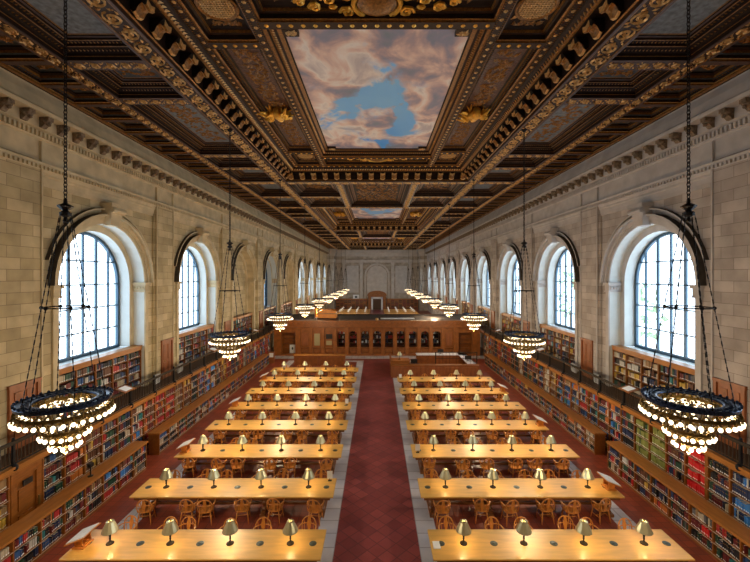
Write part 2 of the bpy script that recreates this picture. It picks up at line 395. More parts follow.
BLIND = {(-1, 3), (-1, 5)}
DARKW = {(-1, 4)}
def side_wall(s):
    st = M['stoneL'] if s < 0 else M['stoneR']; pl = M['plainL'] if s < 0 else M['plainR']
    b = MB()        # 0 block stone, 1 plain, 2 reveal
    X = lambda x: s * x
    top = 15.2
    ys = [c - SP / 2 for c in WIN] + [WIN[-1] + SP / 2]
    def P(x, pts): return [(X(x), y, z) for y, z in pts]
    def rect(x, y0, y1, z0, z1, m=0): b.face([(X(x), y0, z0), (X(x), y1, z0), (X(x), y1, z1), (X(x), y0, z1)], m)
    rect(WX, Y0, ys[0], 0, top)
    rect(WX, ys[-1], Y1, 0, top)
    rect(WX, ys[0], ys[-1], 0, ZG - 0.1)
    for n, c in enumerate(WIN):
        a, e = c - SP / 2, c + SP / 2
        blind = (s, n) in BLIND
        o = arch(c, RO, ZG - 0.1)
        rect(WX, a, c - RO, ZG - 0.1, top); rect(WX, c + RO, e, ZG - 0.1, top)
        inner = o[1:-1]
        b.strip(P(WX, inner), P(WX, [(y, top) for y, z in inner]), 0)
        XA = WX + 0.55
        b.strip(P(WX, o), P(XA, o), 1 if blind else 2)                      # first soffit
        i_ = arch(c, RI, ZG - 0.1)
        b.strip(P(XA, o), P(XA, i_), 1)                                     # inner archivolt face
        i2 = arch(c, RI, SILL)
        XG = WX + 1.12
        if blind:
            b.strip(P(XA, i_), P(XA + 0.12, i_), 1)
            b.face(P(XA + 0.12, i_), 0)
        else:
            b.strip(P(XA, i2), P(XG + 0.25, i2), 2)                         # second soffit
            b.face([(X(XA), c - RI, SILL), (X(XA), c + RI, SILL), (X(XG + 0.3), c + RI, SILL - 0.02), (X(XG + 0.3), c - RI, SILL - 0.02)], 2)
            rect(XA, c - RI, c + RI, ZG - 0.1, SILL, 1)
        # archivolt moulding on the wall face
        for (r0, r1, pr) in ((RO, RO + 0.16, 0.05), (RO + 0.16, RO + 0.34, 0.11), (RO + 0.34, RO + 0.44, 0.28)):
            A0 = arch(c, r0, ZS - 0.3)[1:-1]; A1 = arch(c, r1, ZS - 0.3)[1:-1]
            b.strip(P(WX - pr, A0), P(WX - pr, A1), 1)
            b.strip(P(WX, A0), P(WX - pr, A0), 1); b.strip(P(WX - pr, A1), P(WX, A1), 3 if pr > 0.25 else 1)  # outermost face takes the painted shadow colour
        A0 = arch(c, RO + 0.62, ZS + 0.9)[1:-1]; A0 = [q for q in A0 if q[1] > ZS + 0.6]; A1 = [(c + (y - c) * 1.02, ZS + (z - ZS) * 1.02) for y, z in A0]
        b.strip(P(WX - 0.16, A0), P(WX - 0.16, A1), 1); b.strip(P(WX, A0), P(WX - 0.16, A0), 1); b.strip(P(WX - 0.16, A1), P(WX, A1), 3)  # outer face of this fillet has the shadow painted on as well
        # keystone
        k = [(c - 0.26, 10.62), (c + 0.26, 10.62), (c + 0.42, 11.45), (c - 0.42, 11.45)]
        b.prism(k, lambda y, z: (X(WX), y, z), lambda y, z: (X(WX - 0.36 - 0.12 * (z > 11)), y, z), 1)
        b.box(X(WX), X(WX - 0.55), c - 0.48, c + 0.48, 11.45, 11.6, 1)
        b.tube([(X(WX - 0.5), c - 0.42, 11.28), (X(WX - 0.5), c + 0.42, 11.28)], 0.11, 8, 1)
        # imposts: capital, neck, jamb pilaster
        for q in (-1, 1):
            y = c + q * RO
            b.box(X(WX - 0.16), X(XA + 0.02), y - q * 0.14, y + q * 0.34, ZS - 0.12, ZS + 0.02, 1)
            b.box(X(WX - 0.10), X(XA), y - q * 0.09, y + q * 0.28, ZS - 0.42, ZS - 0.12, 1)
            for j in range(4):
                b.ball((X(WX + 0.02 + j * 0.15), y - q * 0.10, ZS - 0.26), 0.075, 6, 4, 1, (1, 0.6, 1.3))
            b.box(X(WX - 0.13), X(XA), y - q * 0.11, y + q * 0.3, ZS - 0.48, ZS - 0.42, 1)
            b.box(X(WX - 0.07), X(WX), y + q * 0.0, y + q * 0.26, ZG, ZS - 0.48, 1)
        # tall recessed panel edge around each arch
        b.box(X(WX - 0.09), X(WX), c + 3.4, c + SP - 3.4, ZG, 11.75, 0)
        b.box(X(WX - 0.06), X(WX), c - 3.5, c + 3.5, 11.62, 11.78, 1)
        # pier strip
        b.box(X(WX - 0.16), X(WX), e - 0.9, e + 0.9, ZG, 12.5, 0)
        b.box(X(WX - 0.2), X(WX), e - 0.86, e - 0.80, ZG, 13.2, 1)
        b.box(X(WX - 0.2), X(WX), e + 0.80, e + 0.86, ZG, 13.2, 1)
    wall = struct(b.build('wall_left' if s < 0 else 'wall_right', [st, pl, M['reveal'], M['hoodshadow']]))
    # entablature
    b = MB()
    prof = [(0, 11.72), (0.06, 11.75), (0.10, 11.95), (0.16, 12.0), (0.16, 12.1), (0.20, 12.12), (0.26, 12.35), (0.30, 12.42), (0.18, 12.46), (0.18, 13.22),
            (0.24, 13.28), (0.26, 13.55), (0.34, 13.62), (0.36, 13.95), (0.86, 13.97), (0.88, 14.2), (0.96, 14.3), (0.98, 14.55), (0.52, 14.85), (0.4, 15.2)]
    prof = [(0, 11.72), (0.05, 11.75), (0.08, 11.95), (0.12, 12.0), (0.12, 12.08), (0.15, 12.12), (0.20, 12.35), (0.24, 12.42), (0.10, 12.46), (0.10, 13.24),
            (0.15, 13.28), (0.15, 13.56), (0.26, 13.60), (0.26, 13.98), (0.66, 14.0), (0.68, 14.12), (0.62, 14.2), (0.52, 14.55), (0.40, 14.85), (0.40, 15.2)]
    b.strip([(X(WX - o), Y0, z) for o, z in prof], [(X(WX - o), Y1, z) for o, z in prof])
    y = Y0 + 0.4
    while y < Y1:       # modillions
        b.box(X(WX - 0.26), X(WX - 0.60), y - 0.11, y + 0.11, 13.86, 13.99, 1)
        b.hexa([(X(WX - 0.26), y - 0.10, 13.62), (X(WX - 0.34), y - 0.10, 13.62), (X(WX - 0.34), y + 0.10, 13.62), (X(WX - 0.26), y + 0.10, 13.62),
                (X(WX - 0.26), y - 0.10, 13.86), (X(WX - 0.56), y - 0.10, 13.86), (X(WX - 0.56), y + 0.10, 13.86), (X(WX - 0.26), y + 0.10, 13.86)], 1)
        b.ball((X(WX - 0.43), y, 13.86), 0.17, 8, 5, 1, (1, 0.9, 0.8)); b.ball((X(WX - 0.52), y, 13.74), 0.07, 6, 4, 1)      # rosette between
        y += 0.7333
    y = Y0
    while y < Y1:       # dentils
        b.box(X(WX - 0.14), X(WX - 0.24), y, y + 0.085, 13.33, 13.52); 
        b.box(X(WX - 0.19), X(WX - 0.25), y + 0.02, y + 0.1, 12.2, 12.32)
        y += 0.165
    struct(b.build('trim_1' if s < 0 else 'trim_2', [pl, M['darkstone']]))
side_wall(-1); side_wall(1)

# ------------------------------------------------------------------ end walls
b = MB()
b.face([(-WX, Y1, 0), (WX, Y1, 0), (WX, Y1, 15.2), (-WX, Y1, 15.2)], 0)
PE = lambda d, pts: [(x, Y1 - d, z) for x, z in pts]
for s in (-1, 1):
    b.box(s * 10.4, s * 12.3, Y1 - 3.2, Y1, 0, 15.2, 0)      # corner piers
    for xa, d in ((8.2, 0.25), (3.9, 0.25)):
        b.box(s * xa - 0.35, s * xa + 0.35, Y1 - d, Y1, 2.6, 11.75, 1)
        b.box(s * xa - 0.45, s * xa + 0.45, Y1 - d - 0.08, Y1, 11.3, 11.75, 1)
    b.box(s * 4.6, s * 7.5, Y1 - 0.08, Y1, 4.2, 10.9, 1)
for r0, r1, d in ((2.75, 2.9, 0.14), (2.9, 3.15, 0.25)):
    A0 = arch(0, r0, 2.6, 8.4); A1 = arch(0, r1, 2.6, 8.4)
    b.strip(PE(d, A0), PE(d, A1), 1); b.strip(PE(0, A0), PE(d, A0), 1); b.strip(PE(d, A1), PE(0, A1), 1)
A0 = arch(0, 2.55, 3.0, 8.4); b.face(PE(0.05, A0), 1)
b.box(-0.35, 0.35, Y1 - 0.45, Y1, 11.0, 11.7, 1)
for z0, z1, d in ((11.72, 12.1, 0.12), (12.1, 12.42, 0.24), (13.24, 13.6, 0.2), (13.6, 14.0, 0.35), (14.0, 14.85, 0.62)):
    b.box(-WX, WX, Y1 - d, Y1, z0, z1, 1)
    for s in (-1, 1):
        b.box(s * (10.4 - d), s * 12.3, Y1 - 3.2 - d, Y1, z0, z1, 1)
struct(b.build('wall_far', [M['stoneE'], M['plainE']]))
b = MB(); b.face([(-WX, Y0, 0), (-WX, Y0, 15.2), (WX, Y0, 15.2), (WX, Y0, 0)], 0)
struct(b.build('wall_near', [M['stoneE']]))

# ------------------------------------------------------------------ windows
def window(s, n, idx):
    c = WIN[n]; XG = WX + 1.12
    X = lambda x: s * x
    near = n <= 3
    b = MB()
    R = RI; z0 = SILL
    def P(x, pts): return [(X(x), y, z) for y, z in pts]
    o = arch(c, R, z0); i_ = arch(c, R - 0.14, z0 + 0.12)
    for x in (XG - 0.06, XG + 0.06): b.strip(P(x, o), P(x, i_))
    b.strip(P(XG - 0.06, i_), P(XG + 0.06, i_))
    b.box(X(XG - 0.06), X(XG + 0.06), c - R, c + R, z0, z0 + 0.14)
    fr = struct(b.build('window_%d' % idx, M['frame']))
    m = MB()
    vs = (-0.95, 0.0, 0.95)
    for k, y in enumerate((-1.62, -0.81, 0.0, 0.81, 1.62)):
        zt = ZS + math.sqrt(max(0, (R - 0.1) ** 2 - y * y))
        wd = 0.05 if k % 2 else 0.03
        m.box(X(XG - 0.05), X(XG + 0.05), c + y - wd, c + y + wd, z0 + 0.1, zt)
    z = z0 + 1.08
    while z < ZS + R - 0.3:
        hw = (R - 0.1) if z < ZS else math.sqrt((R - 0.1) ** 2 - (z - ZS) ** 2)
        m.box(X(XG - 0.035), X(XG + 0.035), c - hw, c + hw, z - 0.028, z + 0.028); z += 1.08
    m.build('mullions', M['frame'], fr)
    g = MB(); g.face(P(XG, arch(c, R - 0.1, z0 + 0.1)))
    g.build('window_pane', M['glassd'] if (s, n) in DARKW else M['glass'], fr)
    # portal so daylight is sampled through the opening
    ld = bpy.data.lights.new('daylight opening', 'AREA'); ld.shape = 'RECTANGLE'; ld.size = 2 * R; ld.size_y = ZS + R - z0
    ld.cycles.is_portal = True
    lo = bpy.data.objects.new('daylight_opening', ld); C.objects.link(lo)
    lo.location = (X(XG + 0.1), c, (z0 + ZS + R) / 2)
    lo.rotation_euler = (PI / 2, 0, s * PI / 2)
idx = 1
for s in (-1, 1):
    for n in range(len(WIN)):
        if (s, n) in BLIND: continue
        window(s, n, idx); idx += 1
# dark inner courtyard wall behind the fourth left window
b = MB(); b.box(-15.2, -14.6, WIN[4] - 3.4, WIN[4] + 4.4, 3.0, 12.0)
tag(b.build('courtyard_wall', M['court']), None, None, kind='structure')

# gallery doors
idx = 1
def gallery_door(s, y, idx):
    X = lambda x: s * x
    b = MB()
    x0 = WX - 0.16
    b.box(X(x0 - 0.03), X(WX), y - 0.54, y + 0.54, ZG, ZG + 2.1)
    for q in (-1, 1):
        b.box(X(x0 - 0.08), X(x0), y + q * 0.46, y + q * 0.58, ZG, ZG + 2.12)
        for (za, zb_) in ((0.2, 0.9), (1.05, 1.9)):
            b.box(X(x0 - 0.055), X(x0), y + q * 0.22 - 0.15, y + q * 0.22 + 0.15, ZG + za, ZG + zb_)
    b.box(X(x0 - 0.09), X(x0), y - 0.6, y + 0.6, ZG + 2.06, ZG + 2.18)
    d = struct(b.build('door_%d' % idx, M['door']))
    h = MB(); h.ball((X(x0 - 0.1), y - 0.36, ZG + 1.0), 0.035, 8, 5); h.build('door_handle', M['brass'], d)
for s in (-1, 1):
    for k in range(8):
        gallery_door(s, WIN[0] + SP / 2 + SP * k + 0.15, idx); idx += 1

# ------------------------------------------------------------------ galleries
GX = 10.85
for s, nm in ((-1, 'left'), (1, 'right')):
    X = lambda x: s * x
    b = MB()
    b.box(X(GX + 0.04), X(WX + 0.7), Y0, Y1 - 3.2, 2.44, ZG, 0)
    b.box(X(GX + 0.02), X(GX + 0.3), Y0, Y1 - 3.2, 2.46, 2.65, 1)
    b.box(X(GX - 0.06), X(GX + 0.1), Y0, Y1 - 3.2, 2.59, 2.66, 1)
    b.box(X(GX + 0.08), X(GX + 0.3), Y0, Y1 - 3.2, 2.40, 2.47, 1)
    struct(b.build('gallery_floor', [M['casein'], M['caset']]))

# ------------------------------------------------------------------ ceiling
CE = MB()
CM = [M['wood'], M['wood2'], M['gold'], M['goldd'], M['mauve'], M['teal'], M['blue'], M['ruddy'], M['mural'], M['goldb']]
W, W2, G, GD, MV, TE, BL, RU, MU, GB = range(10)
def recess(x0, x1, y0, y1, prof, panel):
    if x0 > x1: x0, x1 = x1, x0
    prev = None
    for (i, z, m) in prof:
        r = [(x0 + i, y0 + i, z), (x1 - i, y0 + i, z), (x1 - i, y1 - i, z), (x0 + i, y1 - i, z)]
        if prev: CE.strip(prev, r, m, True)
        prev = r
    if panel is not None: CE.face(prev, panel)
def flat(x0, x1, y0, y1, z, m): 
    CE.face([(x0, y0, z), (x1, y0, z), (x1, y1, z), (x0, y1, z)], m)
OR = MB()     # carved gilt relief
def ribbon(pts, wd, z, th=0.035, m=0):
    L = []; Rr = []
    n = len(pts)
    for k in range(n):
        a = pts[max(k - 1, 0)]; c = pts[min(k + 1, n - 1)]
        dx, dy = c[0] - a[0], c[1] - a[1]; l = math.hypot(dx, dy) or 1
        w_ = wd * (1 - 0.6 * abs(2 * k / (n - 1) - 1) ** 2) * 0.5
        L.append((pts[k][0] - dy / l * w_, pts[k][1] + dx / l * w_)); Rr.append((pts[k][0] + dy / l * w_, pts[k][1] - dx / l * w_))
    ct = [(p[0], p[1], z - th) for p in pts]
    OR.strip([(p[0], p[1], z) for p in L], ct, m); OR.strip(ct, [(p[0], p[1], z) for p in Rr], m)
def leafb(cx, cy_, z, r, ang, m=0, th=0.04, el=2.2):
    ca, sa = math.cos(ang), math.sin(ang)
    pts = [(r * el * 0.5, 0), (0, r * 0.5), (-r * el * 0.5, 0), (0, -r * 0.5)]
    q = [(cx + px * ca - py * sa, cy_ + px * sa + py * ca, z) for px, py in pts]
    t = (cx, cy_, z - th)
    for k in range(4): OR.face([q[k], q[(k + 1) % 4], t], m)
def scroll_row(a, e, wd, z, step=None, m=0, fine=True):
    # running scroll from a to e (2-D points) in a band of width wd
    L = math.hypot(e[0] - a[0], e[1] - a[1]); ux, uy = (e[0] - a[0]) / L, (e[1] - a[1]) / L
    step = step or wd * 1.15; n = max(1, round(L / step)); step = L / n
    vx, vy = -uy, ux
    for k in range(n):
        cx, cy_ = a[0] + ux * (k + 0.5) * step, a[1] + uy * (k + 0.5) * step
        sg = 1 if k % 2 else -1
        R0 = wd * 0.46
        pts = []
        N = 20 if fine else 10
        for j in range(N):
            t = j / (N - 1); r = R0 * (1 - 0.9 * t); th = sg * (PI + t * 3.6 * PI)
            pts.append((cx + ux * r * math.cos(th) + vx * r * math.sin(th), cy_ + uy * r * math.cos(th) + vy * r * math.sin(th)))
        ribbon(pts, wd * (0.13 if fine else 0.17), z, 0.05, m)
        for q in (-1, 1):
            leafb(cx + ux * step * 0.5 + vx * q * wd * 0.26, cy_ + uy * step * 0.5 + vy * q * wd * 0.26, z, wd * 0.14, random.random() * PI, m)
            leafb(cx + ux * step * 0.3 * q + vx * q * wd * 0.4, cy_ + uy * step * 0.3 * q + vy * q * wd * 0.4, z, wd * 0.12, random.random() * PI, m)
        leafb(cx, cy_, z, wd * 0.13, 0, m, 0.06, 1)
        for _ in range(4): leafb(cx + ux * step * random.uniform(-0.5, 0.5) + vx * wd * random.uniform(-0.45, 0.45), cy_ + uy * step * random.uniform(-0.5, 0.5) + vy * wd * random.uniform(-0.45, 0.45), z, wd * 0.11, random.random() * PI, 1)
def leaf_field(x0, x1, y0, y1, z, r, m=1, dens=1.0):
    if x0 > x1: x0, x1 = x1, x0
    n = int((x1 - x0) * (y1 - y0) / (r * r) * 0.45 * dens)
    for _ in range(n):
        leafb(random.uniform(x0 + r, x1 - r), random.uniform(y0 + r, y1 - r), z, r, random.random() * PI, m, 0.05)
def rosettes(a, e, z, r, step, m=0):
    L = math.hypot(e[0] - a[0], e[1] - a[1]); n = max(1, round(L / step))
    for k in range(n):
        t = (k + 0.5) / n
        x, y = a[0] + (e[0] - a[0]) * t, a[1] + (e[1] - a[1]) * t
        i0 = len(OR.v)
        OR.face([(x + r * math.cos(q * PI / 3), y + r * math.sin(q * PI / 3), z) for q in range(6)], m)
        for q in range(6):
            OR.face([(x + r * math.cos(q * PI / 3), y + r * math.sin(q * PI / 3), z), (x + r * math.cos((q + 1) * PI / 3), y + r * math.sin((q + 1) * PI / 3), z), (x, y, z - r * 0.7)], m)
def eggs(a, e, z, r, step, m=0, wob=0):
    L = math.hypot(e[0] - a[0], e[1] - a[1]); n = max(1, round(L / step))
    ang = math.atan2(e[1] - a[1], e[0] - a[0]) + PI / 2 + wob
    for k in range(n):
        t = (k + 0.5) / n
        leafb(a[0] + (e[0] - a[0]) * t, a[1] + (e[1] - a[1]) * t, z, r, ang, m, r * 0.7, 2.4)

PER = 28.3; CEN = [17.6, 45.9, 74.2]
BX1, BX1o = 6.36, 7.13; BX2, BX2o = 9.56, 10.12; EDGE = 11.82
deep = [(0, ZB, W), (0.0, ZB + 0.12, W), (0.03, ZB + 0.125, GD), (0.04, ZB + 0.2, W), (0.22, ZB + 0.28, W), (0.26, ZB + 0.285, GD), (0.27, ZB + 0.35, W),
        (0.38, ZB + 0.37, W), (0.42, ZB + 0.375, GD), (0.43, ZB + 0.43, W), (0.5, ZB + 0.44, MV), (0.505, ZB + 0.47, W), (0.56, ZB + 0.475, GD)]
small = [(0, ZB, W), (0.0, ZB + 0.06, GD), (0.05, ZB + 0.07, G), (0.06, ZB + 0.16, W), (0.16, ZB + 0.17, TE), (0.17, ZB + 0.25, GD), (0.28, ZB + 0.27, W2), (0.29, ZB + 0.32, W)]
# long beams
YA, YB = Y0, Y1
for s in (-1, 1):
    def q(xa, xb): return (min(s * xa, s * xb), max(s * xa, s * xb))
    # wall edge crown
    x0, x1 = q(EDGE - 0.1, WX); flat(x0, x1, YA, YB, ZB - 0.04, W)
    CE.face([(s * (EDGE - 0.1), YA, ZB - 0.04), (s * (EDGE - 0.1), YB, ZB - 0.04), (s * (EDGE - 0.16), YB, ZB), (s * (EDGE - 0.16), YA, ZB)], GD)
    # scroll beams
    for xa, xb, fine in ((BX1, BX1o, True), (BX2, BX2o, False)):
        x0, x1 = q(xa, xb); flat(x0, x1, YA, YB, ZB, W2)
        CE.box(x0, x0 + 0.07, YA, YB, ZB - 0.03, ZB + 0.01, MV); CE.box(x1 - 0.07, x1, YA, YB, ZB - 0.03, ZB + 0.01, MV)
        CE.box(x0 + 0.06, x0 + 0.10, YA, YB, ZB - 0.02, ZB, GD); CE.box(x1 - 0.10, x1 - 0.06, YA, YB, ZB - 0.02, ZB, GD)
        scroll_row(((x0 + x1) / 2, 3.0), ((x0 + x1) / 2, YB), (x1 - x0) * 0.72, ZB - 0.003, m=0, fine=fine)
    # outer small coffers
    y = YA
    while y < YB - 0.5:
        x0, x1 = q(BX2o, EDGE - 0.16)
        flat(x0, x1, y, y + 0.22, ZB, MV)
        recess(x0, x1, y + 0.22, y + 1.4667, small, TE)
        if y > 4: 
            leaf_field(x0 + 0.35, x1 - 0.35, y + 0.6, y + 1.1, ZB + 0.31, 0.13, 1, 1.3)
            eggs((s * (EDGE - 0.3), y + 0.3), (s * (EDGE - 0.3), y + 1.4), ZB + 0.13, 0.04, 0.11, 1)
        y += 1.4667
    CE.box(s * (EDGE - 0.24), s * (EDGE - 0.16), YA, YB, ZB - 0.05, ZB + 0.01, GD)
    # deep coffers between the two scroll beams
    cuts = []
    for c in CEN + [CEN[0] - PER, CEN[2] + PER]:
        cuts += [(c - 9.3, 0.8), (c - 5.7, 0.55), (c - 3.25, 0.55), (c + 3.25, 0.55), (c + 5.7, 0.55), (c + 9.3, 0.8)]
        cuts += [(c + 9.3 + 4.85, 0.8)]
    cuts = sorted([k for k in cuts if YA < k[0] < YB])
    prev = YA
    for k, (yc, wd) in enumerate(cuts + [(YB + 0.3, 0.6)]):
        x0, x1 = q(BX1o, BX2)
        a, e = prev, yc - wd / 2
        pn = BL if (e - a > 2.6) else TE
        recess(x0, x1, a, e, deep, pn)
        if a > 2 and a < 60:
            if e - a > 4.5: leaf_field(x0 + 0.6, x1 - 0.6, a + 0.6, e - 0.6, ZB + 0.47, 0.15, 1, 1.0)
            elif e - a < 2.6: leaf_field(x0 + 0.55, x1 - 0.55, a + 0.55, e - 0.55, ZB + 0.47, 0.13, 1, 1.2)
            for (dd, zz) in ((0.13, 0.235), (0.33, 0.355)):
                eggs((s * (BX2 - dd), a + 0.2), (s * (BX2 - dd), e - 0.2), ZB + zz, 0.045, 0.11, 1); eggs((s * (BX1o + dd), a + 0.2), (s * (BX1o + dd), e - 0.2), ZB + zz, 0.045, 0.11, 1)
                eggs((x0 + 0.2, e - dd), (x1 - 0.2, e - dd), ZB + zz, 0.045, 0.11, 1)
        if yc < YB:
            flat(x0, x1, yc - wd / 2, yc + wd / 2, ZB, MV)
            if yc > 2: scroll_row((x0, yc), (x1, yc), wd * 0.7, ZB - 0.003, m=0, fine=False)
        prev = yc + wd / 2
# main fields
def field(c):
    y0, y1 = c - 8.95, c + 8.95
    X0, X1 = -BX1, BX1
    recess(X0, X1, y0, y1, [(0, ZB, W), (0.0, ZB + 0.10, W2), (0.05, ZB + 0.12, GD), (0.06, ZB + 0.56, W), (0.50, ZB + 0.58, W), (0.51, ZB + 0.63, GD), (0.57, ZB + 0.66, GD),
                            (0.68, ZB + 0.80, W2), (0.74, ZB + 0.82, W)], None)
    # modillions with gilt acanthus
    def mod(x, y, dx, dy):
        # dx,dy = inward direction
        px, py = -dy, dx; hw = 0.17
        def pt(d, e_, z): return (x + dx * d + px * e_, y + dy * d + py * e_, ZB + z)
        for (d0, d1, z0, z1, mm) in ((0.06, 0.34, 0.30, 0.53, W),):
            CE.hexa([pt(d0, -hw, 0.22), pt(d0 + 0.06, -hw, 0.22), pt(d0 + 0.06, hw, 0.22), pt(d0, hw, 0.22), pt(d0, -hw, z1), pt(d1 + 0.1, -hw, z1), pt(d1 + 0.1, hw, z1), pt(d0, hw, z1)], mm)
        prof = [(0.07, 0.22), (0.13, 0.15), (0.20, 0.19), (0.27, 0.33), (0.36, 0.40), (0.43, 0.33), (0.48, 0.36), (0.50, 0.50)]
        for k in range(len(prof) - 1):
            (a, za), (b_, zb_) = prof[k], prof[k + 1]
            for e0, e1, dz0, dz1 in ((-0.17, 0, 0, -0.07), (0, 0.17, -0.07, 0)):
                OR.face([pt(a, e0, za + dz0), pt(b_, e0, zb_ + dz0), pt(b_, e1, zb_ + dz1), pt(a, e1, za + dz1)], 0 if k in (1, 4, 6) else 1)
    n = 22
    st = (y1 - y0) / n
    for k in range(n):
        y = y0 + (k + 0.5) * st
        mod(-BX1, y, 1, 0); mod(BX1, y, -1, 0)
    n = 16
    for k in range(n):
        x = -BX1 + (k + 0.5) * 2 * BX1 / n
        mod(x, y0, 0, 1); mod(x, y1, 0, -1)
    zf = ZB + 0.82
    for s in (-1, 1):
        eggs((s * (BX1 - 0.56), y0 + 0.55), (s * (BX1 - 0.56), y1 - 0.55), ZB + 0.70, 0.11, 0.16, 0, 0.6)
        yy = y1 - 0.56 if s > 0 else y0 + 0.56
        eggs((-BX1 + 0.5, yy), (BX1 - 0.5, yy), ZB + 0.70, 0.11, 0.16, 0, 0.6)
    # borders of the field at level zf
    xi = BX1 - 0.74
    ye = 8.95 - 0.74
    gx = [(-xi, -5.38), (-3.76, -3.46), (3.46, 3.76), (5.38, xi)]
    gy = [(-ye, -7.95), (-6.5, -6.18), (6.18, 6.5), (7.95, ye)]
    for a, e in gx: flat(a, e, c - ye, c + ye, zf, W2); rosettes(((a + e) / 2, c - ye), ((a + e) / 2, c + ye), zf - 0.002, 0.07, 0.36, 0); eggs((a + 0.04, c - ye), (a + 0.04, c + ye), zf - 0.002, 0.03, 0.09, 1); eggs((e - 0.04, c - ye), (e - 0.04, c + ye), zf - 0.002, 0.03, 0.09, 1)
    for a, e in gy:
        xw = xi if abs(a) > 7 or abs(e) > 7.95 else 3.46
        flat(-xw, xw, c + a, c + e, zf - 0.001, W2); rosettes((-xw, c + (a + e) / 2), (xw, c + (a + e) / 2), zf - 0.003, 0.075, 0.36, 2)
    fr = [(0, zf, W), (0, zf + 0.05, GD), (0.06, zf + 0.07, GD), (0.08, zf + 0.2, W), (0.16, zf + 0.22, W2), (0.18, zf + 0.30, GD), (0.26, zf + 0.32, W)]
    # mural
    recess(-3.46, 3.46, c - 6.18, c + 6.18, [(0, zf, W), (0, zf + 0.05, GD), (0.1, zf + 0.08, GD), (0.12, zf + 0.2, W), (0.25, zf + 0.24, GD), (0.3, zf + 0.34, W2), (0.44, zf + 0.36, GD), (0.48, zf + 0.42, W)], None)
    for s in (-1, 1):
        eggs((s * 3.26, c - 6.0), (s * 3.26, c + 6.0), zf + 0.22, 0.06, 0.12, 0, 0.4)
        eggs((-3.3, c + s * 5.98), (3.3, c + s * 5.98), zf + 0.22, 0.06, 0.12, 0, 0.0)
        for t in (-1, 1):     # stepped corners of the picture frame
            CE.box(s * 2.98, s * 2.5, c + t * 5.70, c + t * 5.35, zf + 0.30, zf + 0.42, W2)
            leaf_field(min(s * 2.98, s * 2.5), max(s * 2.98, s * 2.5), min(c + t * 5.7, c + t * 5.35), max(c + t * 5.7, c + t * 5.35), zf + 0.30, 0.09, 0, 2)
    # side relief panels
    for s in (-1, 1):
        x0, x1 = min(s * 3.76, s * 5.38), max(s * 3.76, s * 5.38)
        recess(x0, x1, c - 5.2, c + 5.2, fr, RU)
        leaf_field(x0 + 0.32, x1 - 0.32, c - 4.8, c + 4.8, zf + 0.31, 0.15, 1, 1.5)
        eggs((x0 + 0.11, c - 5.1), (x0 + 0.11, c + 5.1), zf + 0.15, 0.045, 0.11, 1)
        eggs((x1 - 0.11, c - 5.1), (x1 - 0.11, c + 5.1), zf + 0.15, 0.045, 0.11, 1)
        for t in (-1, 1):
            ya, yb = min(c + t * 5.52, c + t * 7.95), max(c + t * 5.52, c + t * 7.95)
            flat(x0, x1, min(c + t * 5.2, c + t * 5.52), max(c + t * 5.2, c + t * 5.52), zf - 0.001, W2); rosettes((x0, c + t * 5.36), (x1, c + t * 5.36), zf - 0.003, 0.075, 0.36, 2)
            recess(x0, x1, ya, yb, fr, W)
            leaf_field(x0 + 0.3, x1 - 0.3, ya + 0.3, ya + 0.65, zf + 0.31, 0.11, 1, 1.5); leaf_field(x0 + 0.3, x1 - 0.3, yb - 0.65, yb - 0.3, zf + 0.31, 0.11, 1, 1.5)
            gxc, gyc = (x0 + x1) / 2, (ya + yb) / 2
            CE.lathe([(0.60, 0), (0.60, -0.05), (0.54, -0.07), (0.48, -0.03), (0.48, 0)], 20, (gxc, gyc, zf + 0.32), GD, False)
            for j in range(-5, 6):
                o_ = j * 0.085; hl = math.sqrt(0.48 ** 2 - o_ ** 2)
                CE.box(gxc + o_ - 0.016, gxc + o_ + 0.016, gyc - hl, gyc + hl, zf + 0.27, zf + 0.30, G)
                CE.box(gxc - hl, gxc + hl, gyc + o_ - 0.016, gyc + o_ + 0.016, zf + 0.265, zf + 0.295, G)
            for e1 in (-1, 1):
                for e2 in (-1, 1):
                    leafb(gxc + e1 * 0.45, gyc + e2 * 0.45, zf + 0.30, 0.14, PI / 4 * e1 * e2, 0)
    for t in (-1, 1):
        ya, yb = min(c + t * 6.5, c + t * 7.95), max(c + t * 6.5, c + t * 7.95)
        recess(-3.46, 3.46, ya, yb, fr, W)
        leaf_field(-3.1, -0.9, ya + 0.3, yb - 0.3, zf + 0.31, 0.15, 1, 1.2); leaf_field(0.9, 3.1, ya + 0.3, yb - 0.3, zf + 0.31, 0.15, 1, 1.2)
for c in CEN: field(c)
